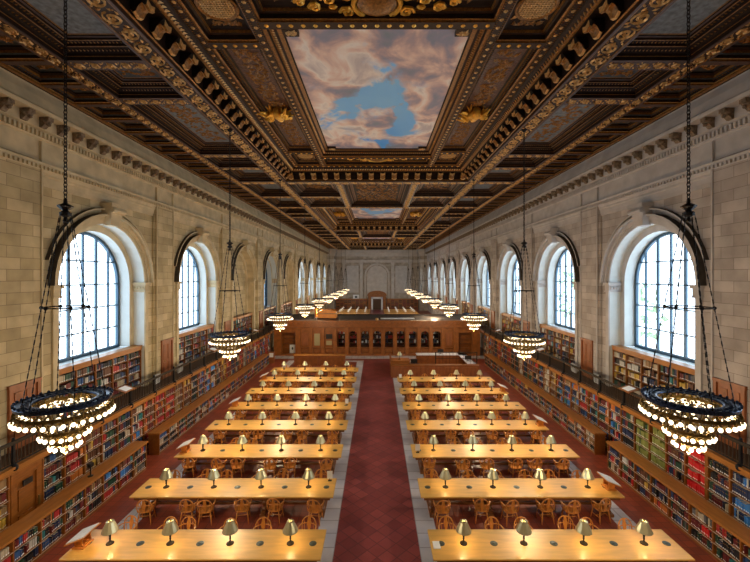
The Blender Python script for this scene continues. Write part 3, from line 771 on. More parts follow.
# cross zones between the fields
zones = [(YA, CEN[0] - 8.95)] + [(CEN[k] + 8.95, CEN[k + 1] - 8.95) for k in range(2)] + [(CEN[2] + 8.95, YB)]
for k, (a, e) in enumerate(zones):
    if k: flat(-BX1, BX1, a, a + 0.75, ZB, MV); scroll_row((-BX1, a + 0.37), (BX1, a + 0.37), 0.55, ZB - 0.003, m=0, fine=False); a2 = a + 0.75
    else: a2 = a
    flat(-BX1, BX1, e - 0.75, e, ZB, MV); scroll_row((-BX1, e - 0.37), (BX1, e - 0.37), 0.55, ZB - 0.003, m=0, fine=False)
    e2 = e - 0.75
    xs = [-BX1, -3.0, -2.45, 2.45, 3.0, BX1]
    for (x0, x1) in ((xs[0], xs[1]), (xs[2], xs[3]), (xs[4], xs[5])):
        mid = (a2 + e2) / 2
        parts = [(a2, mid - 0.3), (mid + 0.3, e2)] if (x1 - x0) < 4 and e2 - a2 > 5 else [(a2, e2)]
        if len(parts) > 1:
            flat(x0, x1, mid - 0.3, mid + 0.3, ZB, MV); scroll_row((x0, mid), (x1, mid), 0.4, ZB - 0.003, m=0, fine=False)
        for (p, r) in parts:
            recess(x0, x1, p, r, deep, W)
            if p > 2: leaf_field(x0 + 0.6, x1 - 0.6, p + 0.6, r - 0.6, ZB + 0.47, 0.17, 1, 1.0)
    for (x0, x1) in ((xs[1], xs[2]), (xs[3], xs[4])):
        flat(x0, x1, a2, e2, ZB, MV); scroll_row(((x0 + x1) / 2, a2), ((x0 + x1) / 2, e2), 0.4, ZB - 0.003, m=0, fine=False)
CE.face([(-WX - 1, YA - 1, 17.2), (WX + 1, YA - 1, 17.2), (WX + 1, YB + 1, 17.2), (-WX - 1, YB + 1, 17.2)], W)
ceil = struct(CE.build('ceiling', CM))
o = OR.build('gilt_relief', [M['gold'], M['goldd'], M['goldb'], M['ruddy'], M['wood2']], ceil); 
for c in CEN:
    b = MB(); b.face([(-3.0, -5.72, 0), (3.0, -5.72, 0), (3.0, 5.72, 0), (-3.0, 5.72, 0)])
    mu = b.build('painted_sky', M['mural'], ceil, loc=(0, c, ZB + 0.82 + 0.42))
    if c > 40: mu.rotation_euler = (0, 0, PI)

# gilt figure ornaments and cartouches hung on the panels
def gilt_trophy():
    b = MB()
    b.ball((0, 0, -0.12), 0.30, 10, 6, 0, (0.8, 1.1, 0.6))
    b.ball((0, 0.28, -0.2), 0.13, 8, 5)
    b.ball((0, -0.3, -0.15), 0.18, 8, 5, 0, (1, 1.3, 0.6))
    rn = random.Random(4)
    for s in (-1, 1):
        b.ball((s * 0.3, 0.05, -0.16), 0.16, 7, 5, 0, (1.3, 0.8, 0.8))
        b.ball((s * 0.45, -0.18, -0.12), 0.11, 7, 5)
        for k in range(11):
            a = rn.uniform(-1.4, 1.3); L = rn.uniform(0.4, 0.85); z1 = rn.uniform(-0.05, -0.3); q = rn.uniform(-0.3, 0.3)
            b.tube([(s * 0.1, rn.uniform(-0.2, 0.2), -0.12), (s * (0.12 + 0.5 * L * math.cos(a + q)), 0.5 * L * math.sin(a + q), z1), (s * (0.1 + L * math.cos(a)), L * math.sin(a) * 0.8, z1 + 0.08)],
                   [0.06, rn.uniform(0.04, 0.07), 0.012], 5)
        for k in range(3):
            c0 = (s * rn.uniform(0.3, 0.6), rn.uniform(-0.3, 0.3)); r0 = rn.uniform(0.1, 0.16)
            b.tube([(c0[0] + r0 * (1 - 0.8 * t) * math.cos(t * 9), c0[1] + r0 * (1 - 0.8 * t) * math.sin(t * 9), -0.2) for t in [j / 9 for j in range(10)]], 0.03, 4)
    return b
tr = gilt_trophy().build('winged_ornament', M['goldb'], ceil, smooth=False)
first = True
for c in CEN:
    for s in (-1, 1):
        o = tr if first else tr.copy()
        if not first: C.objects.link(o)
        first = False
        o.location = (s * 4.57, c, ZB + 0.82 + 0.30); o.rotation_euler = (0, 0, PI if c < 40 else 0); o.scale = (1.05, 1.25, 1.6)
def cartouche():
    b = MB()
    b.ball((0, 0, -0.05), 0.52, 16, 8, 1, (1.15, 0.95, 0.4))
    pts = [(0.66 * math.cos(t), 0.56 * math.sin(t), -0.1) for t in [2 * PI * k / 20 for k in range(20)]]
    b.tube(pts, 0.07, 6, 0, True)
    for s in (-1, 1):
        for (cx, cy_, r) in ((0.85, 0.35, 0.26), (0.85, -0.3, 0.22), (1.35, 0.2, 0.22), (1.75, -0.1, 0.18), (2.15, 0.1, 0.15)):
            b.tube([(s * (cx + r * (1 - 0.8 * t) * math.cos(t * 9)), cy_ + r * (1 - 0.8 * t) * math.sin(t * 9), -0.1) for t in [k / 10 for k in range(11)]], 0.05, 5, 0)
        for k in range(5):
            b.ball((s * (0.95 + k * 0.3), 0.05 + 0.2 * (-1) ** k, -0.06), 0.10, 6, 4, 0, (1.4, 0.8, 0.7))
    for k in range(5): b.tube([(0.1 * (k - 2), 0.5, -0.1), (0.16 * (k - 2), 0.8, -0.2)], [0.06, 0.02], 5, 0)
    return b
ct = cartouche().build('cartouche', [M['goldb'], M['goldd']], ceil)
first = True
for c in CEN:
    for t in (-1, 1):
        o = ct if first else ct.copy()
        if not first: C.objects.link(o)
        first = False
        o.location = (0, c + t * 6.98, ZB + 0.82 + 0.28)
        if t < 0: o.rotation_euler = (0, 0, PI)

# ------------------------------------------------------------------ bookcases and books
BOOKS = []     # (kindtuple) collected, later split into individuals and the mass
def pal(kind):
    base = ['black', 'navy', 'maroon', 'brown', 'green', 'grey', 'cream', 'tan', 'red', 'blue', 'white', 'teal']
    if kind == 'mix': return random.choices(base, [7, 6, 5, 4, 3, 3, 1.3, 1.5, 2, 2.5, 1, 1])[0]
    if kind == 'red': return 'scarlet'
    if kind == 'darkb': return random.choices(['black', 'navy', 'green', 'maroon', 'cream'], [6, 4, 2, 3, 0.6])[0]
    if kind == 'pale': return random.choices(['cream', 'tan', 'grey', 'white', 'maroon'], [4, 3, 3, 1, 1])[0]
    if kind == 'blueset': return random.choices(['navy', 'blue', 'azure', 'black'], [5, 4, 1, 2])[0]
    if kind == 'maroonset': return random.choices(['maroon', 'red', 'black', 'scarlet'], [6, 3, 2, 0.7])[0]
    if kind == 'green': return random.choices(['olive', 'green'], [9, 1])[0]
    if kind == 'blue': return random.choices(['azure', 'navy', 'white'], [5, 3, 2])[0]
    if kind == 'brick': return random.choices(['red', 'orange', 'maroon', 'brown'], [4, 3, 4, 2])[0]
    if kind == 'brown': return random.choices(['brown', 'tan', 'maroon', 'mustard'], [4, 3, 2, 2])[0]
    if kind == 'bright': return random.choices(base + ['orange', 'azure', 'teal'], [4, 3, 3, 2, 1, 1, 2, 2, 4, 3, 1.3, 1, 3, 3, 1])[0]
    if kind == 'yellow': return random.choices(['mustard', 'tan', 'cream', 'brown', 'black', 'maroon', 'white'], [5, 4, 3, 3, 3, 2, 2])[0]
    return 'mix'
def fill_shelf(s, xf, y0, y1, z, hmax, kind, where, shelf, bay, depth=0.22, th=(0.032, 0.07)):
    """books stand with spines at |x| = xf, facing the hall's middle"""
    run = None; y = y0 + 0.01; k = 0
    names = []
    while True:
        if run is None or random.random() < 0.35:
            run = (pal(kind), random.uniform(0.66, 0.95), random.uniform(*th))
        t = run[2] * random.uniform(0.9, 1.1); hh = hmax * run[1] * random.uniform(0.93, 1.0)
        if y + t > y1 - 0.01: break
        if random.random() < 0.025:
            y += random.uniform(0.04, 0.12); run = None; continue
        names.append((s, xf + random.uniform(0.0, 0.03), y, y + t, z, z + hh, depth, run[0], where, shelf, bay, k)); k += 1
        y += t + 0.002
    for q in names: BOOKS.append(q + (len(names),))

def low_case(s, xf, y0, y1, h, nb, side, pos):
    t = thing('low_bookcase', 'long low oak bookcase full of books, %s run on the %s side of the tables' % (pos, side), 'bookcase', (s * (xf + 0.25), y0, 0), 0, 'low bookcases beside the tables')
    ox, oy = s * (xf + 0.25), y0
    X = lambda x: s * x - ox
    dep = 0.5; L = y1 - y0
    b = MB(); b.box(X(xf - 0.04), X(xf + dep + 0.04), -0.04, L + 0.04, h - 0.05, h); b.box(X(xf - 0.02), X(xf + dep + 0.02), -0.02, L + 0.02, h - 0.09, h - 0.05)
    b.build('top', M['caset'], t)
    b = MB(); b.box(X(xf + 0.02), X(xf + dep - 0.01), 0.01, L - 0.01, 0, 0.10); b.build('plinth', M['case'], t)
    b = MB(); b.box(X(xf + 0.26), X(xf + dep - 0.005), 0.02, L - 0.02, 0.1, h - 0.092); b.build('back_panel', M['case'], t)
    for e in (0, 1):
        b = MB(); yy = 0 if e == 0 else L - 0.04
        b.box(X(xf), X(xf + dep), yy, yy + 0.04, 0.1, h - 0.09); b.build('end_panel', M['case'], t)
    bw = L / nb
    for k in range(1, nb):
        b = MB(); b.box(X(xf), X(xf + 0.26), k * bw - 0.022, k * bw + 0.022, 0.1, h - 0.09); b.build('divider', M['case'], t)
    n = 3; pitch = (h - 0.09 - 0.10) / n
    for j in range(n):
        b = MB(); b.box(X(xf + 0.01), X(xf + 0.26), 0.04, L - 0.04, 0.10 + j * pitch - 0.0, 0.10 + j * pitch + 0.025)
        b.box(X(xf - 0.004), X(xf + 0.01), 0.04, L - 0.04, 0.10 + j * pitch, 0.10 + j * pitch + 0.012, 1)
        b.build('shelf', [M['case'], M['label']], t)
    for k in range(nb):
        for j in range(n):
            kd = random.choices(['mix', 'bright', 'brown', 'darkb', 'pale', 'blueset', 'maroonset'], [5, 2, 1, 3, 0.7, 1.5, 1.5])[0]
            fill_shelf(s, xf + 0.02, y0 + k * bw + 0.03, y0 + (k + 1) * bw - 0.03, 0.125 + j * pitch, (pitch - 0.03) * 0.97, kd,
                       '%s %s low bookcase' % (pos, side), ['bottom', 'middle', 'top'][j], (ORD[nb - 1 - k] + ' bay from far end') if pos == 'near' else (ORD[k] + ' bay from near end'))
    return t

def wall_case(s, xf, y0, y1, side, k0, unit, special, before=0):
    nb = max(1, round((y1 - y0) / 0.88)); bw = (y1 - y0) / nb
    ox, oy = s * (xf + 0.2), y0
    t = thing('wall_bookcase', 'tall oak wall bookcase under the %s gallery, %s section from the front' % (side, ORD[unit]), 'bookcase', (ox, oy, 0), 0, 'bookcases under the galleries')
    X = lambda x: s * x - ox
    h = 2.39; L = y1 - y0; n = 6; pitch = (h - 0.12) / n
    b = MB(); b.box(X(xf + 0.3), X(xf + 0.36), 0, L, 0, h); b.build('back_panel', M['casein'], t)
    b = MB(); b.box(X(xf + 0.02), X(xf + 0.3), 0, L, 0, 0.12); b.build('plinth', M['case'], t)
    for k in range(nb + 1):
        b = MB(); yy = min(max(k * bw, 0.03), L - 0.03); b.box(X(xf), X(xf + 0.3), yy - 0.03, yy + 0.03, 0.12, h); b.build('divider', M['case'], t)
    for j in range(n):
        b = MB(); b.box(X(xf + 0.01), X(xf + 0.3), 0.03, L - 0.03, 0.12 + j * pitch, 0.145 + j * pitch)
        b.box(X(xf - 0.003), X(xf + 0.01), 0.03, L - 0.03, 0.12 + j * pitch, 0.133 + j * pitch, 1)
        b.build('shelf', [M['case'], M['label']], t)
    mark = 'door' if s < 0 else 'red one'
    def bay_name(k):
        if unit == 0: return '%s bay before %s' % (ORD[nb - 1 - k], mark)
        i = k0 + k
        if s > 0 and i == 0: return 'red bay'
        return '%s bay beyond %s' % (ORD[i if s < 0 else i - 1], mark)
    for k in range(nb):
        yc = y0 + (k + 0.5) * bw
        kd0 = random.choices(['mix', 'bright', 'brick', 'brown', 'darkb', 'pale'], [4, 3, 1.4, 1.4, 2, 1])[0]
        for (ya, yb, kk) in special:
            if ya <= yc <= yb: kd0 = kk
        for j in range(n):
            if kd0 in ('green', 'red', 'blue') and j < 2: kd = 'mix'
            else: kd = kd0
            fill_shelf(s, xf + 0.02, y0 + k * bw + 0.035, y0 + (k + 1) * bw - 0.035, 0.15 + j * pitch, (pitch - 0.03) * 0.95, kd,
                       '%s wall bookcase' % side, '%s shelf up' % ORD[j], bay_name(k))
    return k0 + nb if unit else 0

def window_case(s, n, side):
    c = WIN[n]; xf = WX + 0.12
    y0, y1 = c - RO + 0.02, c + RO - 0.02; L = y1 - y0; nb = 5; bw = L / nb
    ox, oy = s * (xf + 0.2), y0
    nm = {True: 'blind arch', False: 'window'}[(s, n) in BLIND]
    t = thing('window_bookcase', 'oak gallery bookcase filling the %s %s bay on the %s' % (ORD[n - 1] if n else 'nearest', nm, side), 'bookcase', (ox, oy, ZG), 0, 'bookcases below the arched windows')
    X = lambda x: s * x - ox
    h = SILL - ZG + 0.03; ns = 5; pitch = (h - 0.30) / ns
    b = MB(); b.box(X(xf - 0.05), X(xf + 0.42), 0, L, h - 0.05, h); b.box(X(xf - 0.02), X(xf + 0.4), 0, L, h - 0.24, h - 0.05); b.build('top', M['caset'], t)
    b = MB(); b.box(X(xf + 0.3), X(xf + 0.36), 0, L, 0, h - 0.1); b.build('back_panel', M['casein'], t)
    b = MB(); b.box(X(xf + 0.02), X(xf + 0.3), 0, L, 0, 0.08); b.build('plinth', M['case'], t)
    for k in range(nb + 1):
        b = MB(); yy = min(max(k * bw, 0.03), L - 0.03); b.box(X(xf), X(xf + 0.3), yy - 0.03, yy + 0.03, 0.08, h - 0.24); b.build('divider', M['case'], t)
    for j in range(ns):
        b = MB(); b.box(X(xf + 0.01), X(xf + 0.3), 0.03, L - 0.03, 0.08 + j * pitch, 0.1 + j * pitch); b.build('shelf', M['case'], t)
        for k in range(nb):
            fill_shelf(s, xf + 0.03, y0 + k * bw + 0.035, y0 + (k + 1) * bw - 0.035, ZG + 0.10 + j * pitch, (pitch - 0.02) * 0.97, 'yellow' if s > 0 and random.random() < 0.7 else 'mix',
                       '%s %s bookcase' % ({0: 'nearest', 1: 'first', 2: 'second', 3: 'third'}.get(n, ORD[n - 1]) + ' ' + side, 'window'), '%s shelf up' % ORD[j], '%s bay' % ORD[k if s < 0 else nb - 1 - k])

random.seed(11)
for s, side in ((-1, 'left'), (1, 'right')):
    low_case(s, 9.97, 7.85, 16.45, 1.2, 10, side, 'near')
    low_case(s, 10.17, 17.75, 35.9, 1.02, 21, side, 'far')
    kk = 0
    if s < 0:
        spec = [(18.0, 20.4, 'brick'), (20.4, 22.2, 'brown'), (23.0, 26, 'bright')]
        segs = [(6.0, 11.4), (12.5, 21.6), (21.6, 30.4), (30.4, 39.2)]
    else:
        spec = [(12.7, 13.55, 'red'), (14.5, 16.2, 'green'), (9, 11.9, 'blue'), (20, 23, 'bright')]
        segs = [(6.0, 12.7), (12.7, 21.6), (21.6, 30.4), (30.4, 39.2)]
    for u, (a, e) in enumerate(segs):
        kk = wall_case(s, 11.0, a, e, side, kk, u, spec)
    for n in (1, 2, 3, 4, 5):
        window_case(s, n, side)

# door in the left lower bookcase wall
b = MB(); b.box(-11.06, -11.36, 11.4, 12.5, 0, 2.39)
for q in (11.52, 12.38): b.box(-11.0, -11.1, q - 0.09, q + 0.09, 0, 2.39)
b.box(-11.0, -11.1, 11.6, 12.3, 2.12, 2.39); b.box(-11.03, -11.1, 11.7, 12.2, 0.2, 0.95); b.box(-11.03, -11.1, 11.7, 12.2, 1.1, 1.75)
d = struct(b.build('door_30', M['case']))
h = MB(); h.box(-10.97, -11.0, 12.33, 12.39, 0.95, 1.25); h.build('door_handle', M['brass'], d)
h = MB(); h.box(-10.975, -11.0, 11.8, 12.12, 1.82, 2.0); h.build('door_sign', M['black'], d)

# visible size of each book
def proj(x, y, z): return (377 + F * x / y, 276 - F * (z - H) / y)
def area(bk):
    s, xf, ya, yb, z0, z1 = bk[:6]
    if ya < 4: return 0
    p = [proj(s * xf, ya, z0), proj(s * xf, yb, z1)]
    if min(q[0] for q in p) < 4 or max(q[0] for q in p) > 746 or max(q[1] for q in p) > 558: return 0
    if 'wall' in bk[8]:
        xl = 9.97 if ya < 17 else 10.17; hl = 1.2 if ya < 17 else 1.02
        t = (xl + 0.5) / xf
        if H + (z0 + 0.12 - H) * t < hl: return 0
        if z1 > 2.2 and False: return 0
    if 'window' in bk[8]:     # half hidden by railing and rims
        if z1 < ZG + 0.9: return 0
        if s < 0 and ya < 15.3: return 0
        if s > 0 and ya < 15.3: return 0
    return abs(p[0][0] - p[1][0]) * abs(p[0][1] - p[1][1] + 0.0001)
def area2(bk):
    s, xf, ya, yb, z0, z1 = bk[:6]
    if area(bk) == 0: return 0
    return (F * xf * (1 / ya - 1 / yb)) * (F * (z1 - z0) / ya)
order = sorted(range(len(BOOKS)), key=lambda i: -area2(BOOKS[i]))
chosen = set(i for i in order[:300] if area2(BOOKS[i]) > 0)
mass = {}
for i, bk in enumerate(BOOKS):
    s, xf, ya, yb, z0, z1, dep, col, where, shelf, bay, k, n = bk
    ci = BNAMES.index(col)
    if i in chosen:
        b = MB()
        x0 = 0; d_ = dep; t = yb - ya; hh = z1 - z0
        # cover boards, rounded spine, page block, spine label
        b.box(s * 0.012, s * d_, 0, 0.004, 0, hh, 0); b.box(s * 0.012, s * d_, t - 0.004, t, 0, hh, 0)
        b.box(s * 0.02, s * (d_ - 0.006), 0.004, t - 0.004, 0.005, hh - 0.006, 1)
        sp = [(s * 0.012, 0), (s * 0.004, t * 0.2), (0, t * 0.5), (s * 0.004, t * 0.8), (s * 0.012, t)]
        b.strip([(x, y, 0) for x, y in sp], [(x, y, hh) for x, y in sp], 0)
        b.face([(x, y, hh) for x, y in sp], 0)
        b.box(-s * 0.001, s * 0.01, t * 0.2, t * 0.8, 0.02, 0.055, 2)
        if col not in ('white', 'cream'): b.box(-s * 0.0008, s * 0.01, t * 0.22, t * 0.78, hh * 0.62, hh * 0.70, 3)
        o = b.build('book', [BM[ci], BPAGE, M['paper'], M['brass']], loc=(s * xf, ya, z0))
        # reading along the shelf: the left case is read front to back from its right end
        tag(o, '%s book, %s from left, %s%s, %s, %s' % (col, ORD[k if s < 0 else n - 1 - k], shelf, ' shelf' if 'shelf' not in shelf else '', bay, where), 'book', 'books on the hall shelves')
    else:
        key = 0
        mb = mass.setdefault(key, MB())
        x0, x1 = s * xf, s * (xf + dep)
        if x0 > x1: x0, x1 = x1, x0
        v = len(mb.v)
        mb.v += [(x0, ya, z0), (x1, ya, z0), (x1, yb, z0), (x0, yb, z0), (x0, ya, z1), (x1, ya, z1), (x1, yb, z1), (x0, yb, z1)]
        for q in ((4, 5, 6, 7), (0, 1, 5, 4), (1, 2, 6, 5), (2, 3, 7, 6), (3, 0, 4, 7)):
            mb.f.append(tuple(v + a for a in q)); mb.m.append(ci)
        if ya < 26:
            fx = s * xf - s * 0.001
            mb.face([(fx, ya + 0.2 * (yb - ya), z0 + 0.02), (fx, yb - 0.2 * (yb - ya), z0 + 0.02), (fx, yb - 0.2 * (yb - ya), z0 + 0.05), (fx, ya + 0.2 * (yb - ya), z0 + 0.05)], len(BM))
mb = mass[0]
tag(mb.build('shelved_books', BM + [M['paper']]), 'rows of bound books filling the rest of the oak bookcases', 'books', kind='stuff')

# ------------------------------------------------------------------ gallery railings
for s, side in ((-1, 'left'), (1, 'right')):
    t = thing('gallery_railing', 'dark bronze railing with slim balusters along the %s gallery edge' % side, 'railing', (s * (GX + 0.06), 6.0, 2.64), 0, 'gallery railings')
    YR0, YR1, st = 6.0, 39.6, 1.8
    n = int((YR1 - YR0) / st + 0.01); L = n * st
    b = MB(); b.box(-0.045, 0.045, 0, L, 0.70, 0.76); b.box(-0.03, 0.03, 0, L, 0.66, 0.70); b.build('top_rail', M['bronze'], t)
    b = MB(); b.box(-0.025, 0.025, 0, L, 0.06, 0.10); b.build('bottom_rail', M['iron'], t)
    for k in range(n + 1):
        b = MB(); y = k * st
        b.box(-0.035, 0.035, y - 0.035, y + 0.035, -0.0, 0.80)
        b.ball((-s * 0.06, y, -0.02), 0.085, 8, 6, 0, (1, 1, 1.3)); b.ball((0, y, 0.83), 0.045, 8, 5)
        b.build('post', M['iron'], t, smooth=False)
    for k in range(n):
        b = MB()
        m_ = 14
        for j in range(1, m_):
            y = k * st + j * st / m_; b.box(-0.008, 0.008, y - 0.009, y + 0.009, 0.1, 0.66)
        b.build('baluster_panel', M['bronze'], t)
    # far part of the railing, beyond the screen
    # slanted reading shelves on the rail
    for j, nn in enumerate((1, 2, 3, 4)):
        y = WIN[nn] - 0.8
        r = thing('reading_shelf', 'slanted wooden reading shelf fixed on the %s gallery railing below the %s arched window' % (side, ORD[nn - 1]), 'shelf', (s * (GX - 0.02), y, 3.40))
        b = MB(); b.hexa([(-s * 0.2, -0.35, 0.0), (s * 0.25, -0.35, 0.14), (s * 0.25, 0.35, 0.14), (-s * 0.2, 0.35, 0.0), (-s * 0.2, -0.35, 0.03), (s * 0.25, -0.35, 0.17), (s * 0.25, 0.35, 0.17), (-s * 0.2, 0.35, 0.03)])
        b.build('board', M['case'], r)
        b = MB(); b.box(s * 0.02, s * 0.1, -0.04, 0.04, 0.0, 0.1); b.build('bracket', M['iron'], r)
        b = MB(); b.hexa([(-s * 0.14, -0.22, 0.053), (s * 0.19, -0.22, 0.157), (s * 0.19, 0.22, 0.157), (-s * 0.14, 0.22, 0.053), (-s * 0.14, -0.22, 0.06), (s * 0.19, -0.22, 0.165), (s * 0.19, 0.22, 0.165), (-s * 0.14, 0.22, 0.06)])
        p = tag(b.build('notice_sheet', M['paper'], loc=(s * (GX - 0.02), y, 3.40)), 'white sheet lying on the %s gallery reading shelf at the %s window' % (side, ORD[nn - 1]), 'paper')
    # pale radiators on the gallery floor
    for j, y in enumerate((11.4, 13.75, 20.2, 22.6)):
        r = thing('radiator', 'low white fin radiator behind the %s gallery railing, %s from the front' % (side, ORD[j]), 'radiator', (s * 11.85, y, ZG))
        for k in range(6):
            b = MB(); b.box(-0.06, 0.06, k * 0.09, k * 0.09 + 0.045, 0.05, 0.5); b.build('fin', M['white'], r)
        b = MB(); b.box(-0.03, 0.03, 0, 0.5, 0.0, 0.09); b.build('pipe', M['white'], r)

# ------------------------------------------------------------------ reading tables
TC = 5.02; TL = 7.02; TD = 1.22
ROWY = [10.18 + 2.88 * k for k in range(8)]
def table_proto():
    t = thing('reading_table', '', 'table')
    b = MB(); b.box(-TL / 2, TL / 2, -TD / 2, TD / 2, 0.715, 0.765)
    tt = b.build('tabletop', M['oak'], t)
    md = tt.modifiers.new('edge', 'BEVEL'); md.width = 0.012; md.segments = 2
    b = MB(); b.box(-TL / 2 + 0.12, TL / 2 - 0.12, -TD / 2 + 0.08, -TD / 2 + 0.12, 0.60, 0.715); b.box(-TL / 2 + 0.12, TL / 2 - 0.12, TD / 2 - 0.12, TD / 2 - 0.08, 0.60, 0.715)
    b.box(-TL / 2 + 0.12, -TL / 2 + 0.16, -TD / 2 + 0.12, TD / 2 - 0.12, 0.6, 0.715); b.box(TL / 2 - 0.16, TL / 2 - 0.12, -TD / 2 + 0.12, TD / 2 - 0.12, 0.6, 0.715)
    b.build('apron', M['oakd'], t)
    for x in (-3.1, -1.05, 1.05, 3.1):
        b = MB()
        b.box(x - 0.09, x + 0.09, -0.52, 0.52, 0, 0.10); b.box(x - 0.06, x + 0.06, -0.40, 0.40, 0.10, 0.15)
        for q in (-0.28, 0.28):
            b.lathe([(0.07, 0.15), (0.10, 0.2), (0.055, 0.26), (0.10, 0.36), (0.11, 0.44), (0.06, 0.52), (0.09, 0.6)], 10, (x, q, 0))
        b.box(x - 0.08, x + 0.08, -0.42, 0.42, 0.6, 0.66)
        b.build('trestle', M['oakd'], t)
    b = MB(); b.box(-3.1, 3.1, -0.05, 0.05, 0.17, 0.25); b.build('stretcher', M['oakd'], t)
    for x in (-3.2, -1.70, 0.0, 1.70, 3.2):
        b = MB(); b.lathe([(0.105, 0), (0.105, 0.006), (0.09, 0.012), (0.0, 0.012)], 16, (x, 0.0, 0.7655)); b.lathe([(0.05, 0), (0.05, 0.012), (0.0, 0.016)], 10, (x, 0.0, 0.776))
        b.build('outlet_plate', M['plate'], t)
    return t
def lamp_proto():
    t = thing('table_lamp', '', 'lamp')
    b = MB(); b.lathe([(0.105, 0), (0.105, 0.015), (0.085, 0.03), (0.04, 0.045), (0.028, 0.07)], 14); b.build('base', M['bronze'], t, True)
    b = MB(); b.lathe([(0.028, 0.07), (0.018, 0.1), (0.026, 0.14), (0.022, 0.2), (0.036, 0.25), (0.02, 0.29), (0.015, 0.40), (0.012, 0.62)], 10); b.build('stem', M['bronze'], t, True)
    b = MB()
    n = 12
    b.lathe([(0.215, 0.37), (0.22, 0.36), (0.205, 0.40), (0.10, 0.62), (0.105, 0.635), (0.06, 0.645)], n, cap=False); b.lathe([(0.210, 0.37), (0.096, 0.615), (0.05, 0.635)], n, cap=False)
    b.build('lamp_shade', M['shade'], t)
    b = MB(); b.lathe([(0.0, 0.63), (0.02, 0.64), (0.012, 0.66), (0.018, 0.68), (0.0, 0.70)], 8, cap=False); b.build('finial', M['brass'], t, True)
    b = MB(); b.ball((0, 0, 0.50), 0.032, 8, 6); b.build('bulb', M['lbulb'], t, True)
    ld = bpy.data.lights.new('lamp light', 'POINT'); ld.energy = LAMP_W; ld.color = (1.0, 0.66, 0.30); ld.shadow_soft_size = 0.05
    lo = bpy.data.objects.new('lamp_light', ld); C.objects.link(lo); lo.parent = t; lo.location = (0, 0, 0.44)
    return t
def chair_proto():
    t = thing('oak_armchair', '', 'chair')
    b = MB()      # saddle seat, front is +y
    rows = []
    out = [(0.23 * math.copysign(abs(math.cos(a)) ** 0.6, math.cos(a)), 0.215 * math.copysign(abs(math.sin(a)) ** 0.6, math.sin(a))) for a in [2 * PI * k / 20 for k in range(20)]]
    for sc_, z in ((0.92, 0.41), (1.0, 0.42), (1.0, 0.445), (0.93, 0.455), (0.5, 0.442), (0.0, 0.44)):
        rows.append([(x * sc_, y * sc_, z) for x, y in out])
    b.face(rows[0][::-1])
    for k in range(len(rows) - 1): b.strip(rows[k], rows[k + 1], 0, True)
    b.build('seat', M['chair'], t)
    for x, y in ((-1, 1), (1, 1), (-1, -1), (1, -1)):
        b = MB(); b.tube([(x * 0.16, y * 0.15, 0.42), (x * 0.185, y * 0.175, 0.25), (x * 0.215, y * 0.21, 0.0)], [0.020, 0.023, 0.015], 7); b.build('leg', M['chair'], t, True)
    b = MB()
    for x in (-1, 1): b.tube([(x * 0.19, 0.18, 0.2), (x * 0.19, -0.18, 0.2)], 0.012, 6)
    b.tube([(-0.19, 0, 0.2), (0.19, 0, 0.2)], 0.012, 6); b.build('stretcher', M['chair'], t)
    # hoop back
    b = MB(); pts = []
    for k in range(17):
        a = PI * k / 16; x = -0.225 * math.cos(a) * (1.0); z = 0.64 + 0.24 * math.sin(a)
        pts.append((x, -0.20 - 0.04 * math.sin(a), z))
    pts = [(-0.20, -0.17, 0.445), (-0.22, -0.185, 0.55)] + pts + [(0.22, -0.185, 0.55), (0.20, -0.17, 0.445)]
    b.tube(pts, 0.018, 7); b.build('back_hoop', M['chair'], t, True)
    # arm bow
    b = MB(); pts = [(-0.255, 0.16, 0.655), (-0.275, 0.02, 0.66), (-0.25, -0.13, 0.665), (-0.16, -0.215, 0.67), (0, -0.235, 0.675), (0.16, -0.215, 0.67), (0.25, -0.13, 0.665), (0.275, 0.02, 0.66), (0.255, 0.16, 0.655)]
    b.tube(pts, [0.026, 0.024, 0.022, 0.02, 0.02, 0.02, 0.022, 0.024, 0.026], 7, flat=0.7)
    for x in (-1, 1):
        b.tube([(x * 0.215, 0.13, 0.445), (x * 0.262, 0.13, 0.655)], 0.014, 6)
        b.tube([(x * 0.215, 0.0, 0.445), (x * 0.268, 0.0, 0.655)], 0.010, 6)
    b.build('arm_bow', M['chair'], t, True)
    # vase splat and side spindles
    b = MB(); out = []
    pr = [(0.035, 0.445), (0.035, 0.52), (0.055, 0.60), (0.065, 0.70), (0.045, 0.78), (0.035, 0.87)]
    poly = [(w_, z) for w_, z in pr] + [(-w_, z) for w_, z in pr[::-1]]
    b.prism(poly, lambda x, z: (x, -0.185 - 0.06 * (z - 0.445) / 0.42, z), lambda x, z: (x, -0.205 - 0.06 * (z - 0.445) / 0.42, z))
    b.build('splat', M['chair'], t)
    for x in (-1, 1):
        b = MB(); b.tube([(x * 0.14, -0.19, 0.445), (x * 0.165, -0.235, 0.83)], 0.009, 6); b.build('spindle', M['chair'], t)
    return t
tp, lp, cp = table_proto(), lamp_proto(), chair_proto()
used = {'t': False, 'l': False, 'c': False}
def place(key, proto, loc, rz, label, group):
    if not used[key]: o = proto; used[key] = True
    else: o = copy_tree(proto)
    o.location = loc; o.rotation_euler = (0, 0, rz); o['label'] = label; o['group'] = group
    return o
random.seed(5)
CH = [-2.72, -1.47, -0.72, 0.5, 1.45, 2.85]
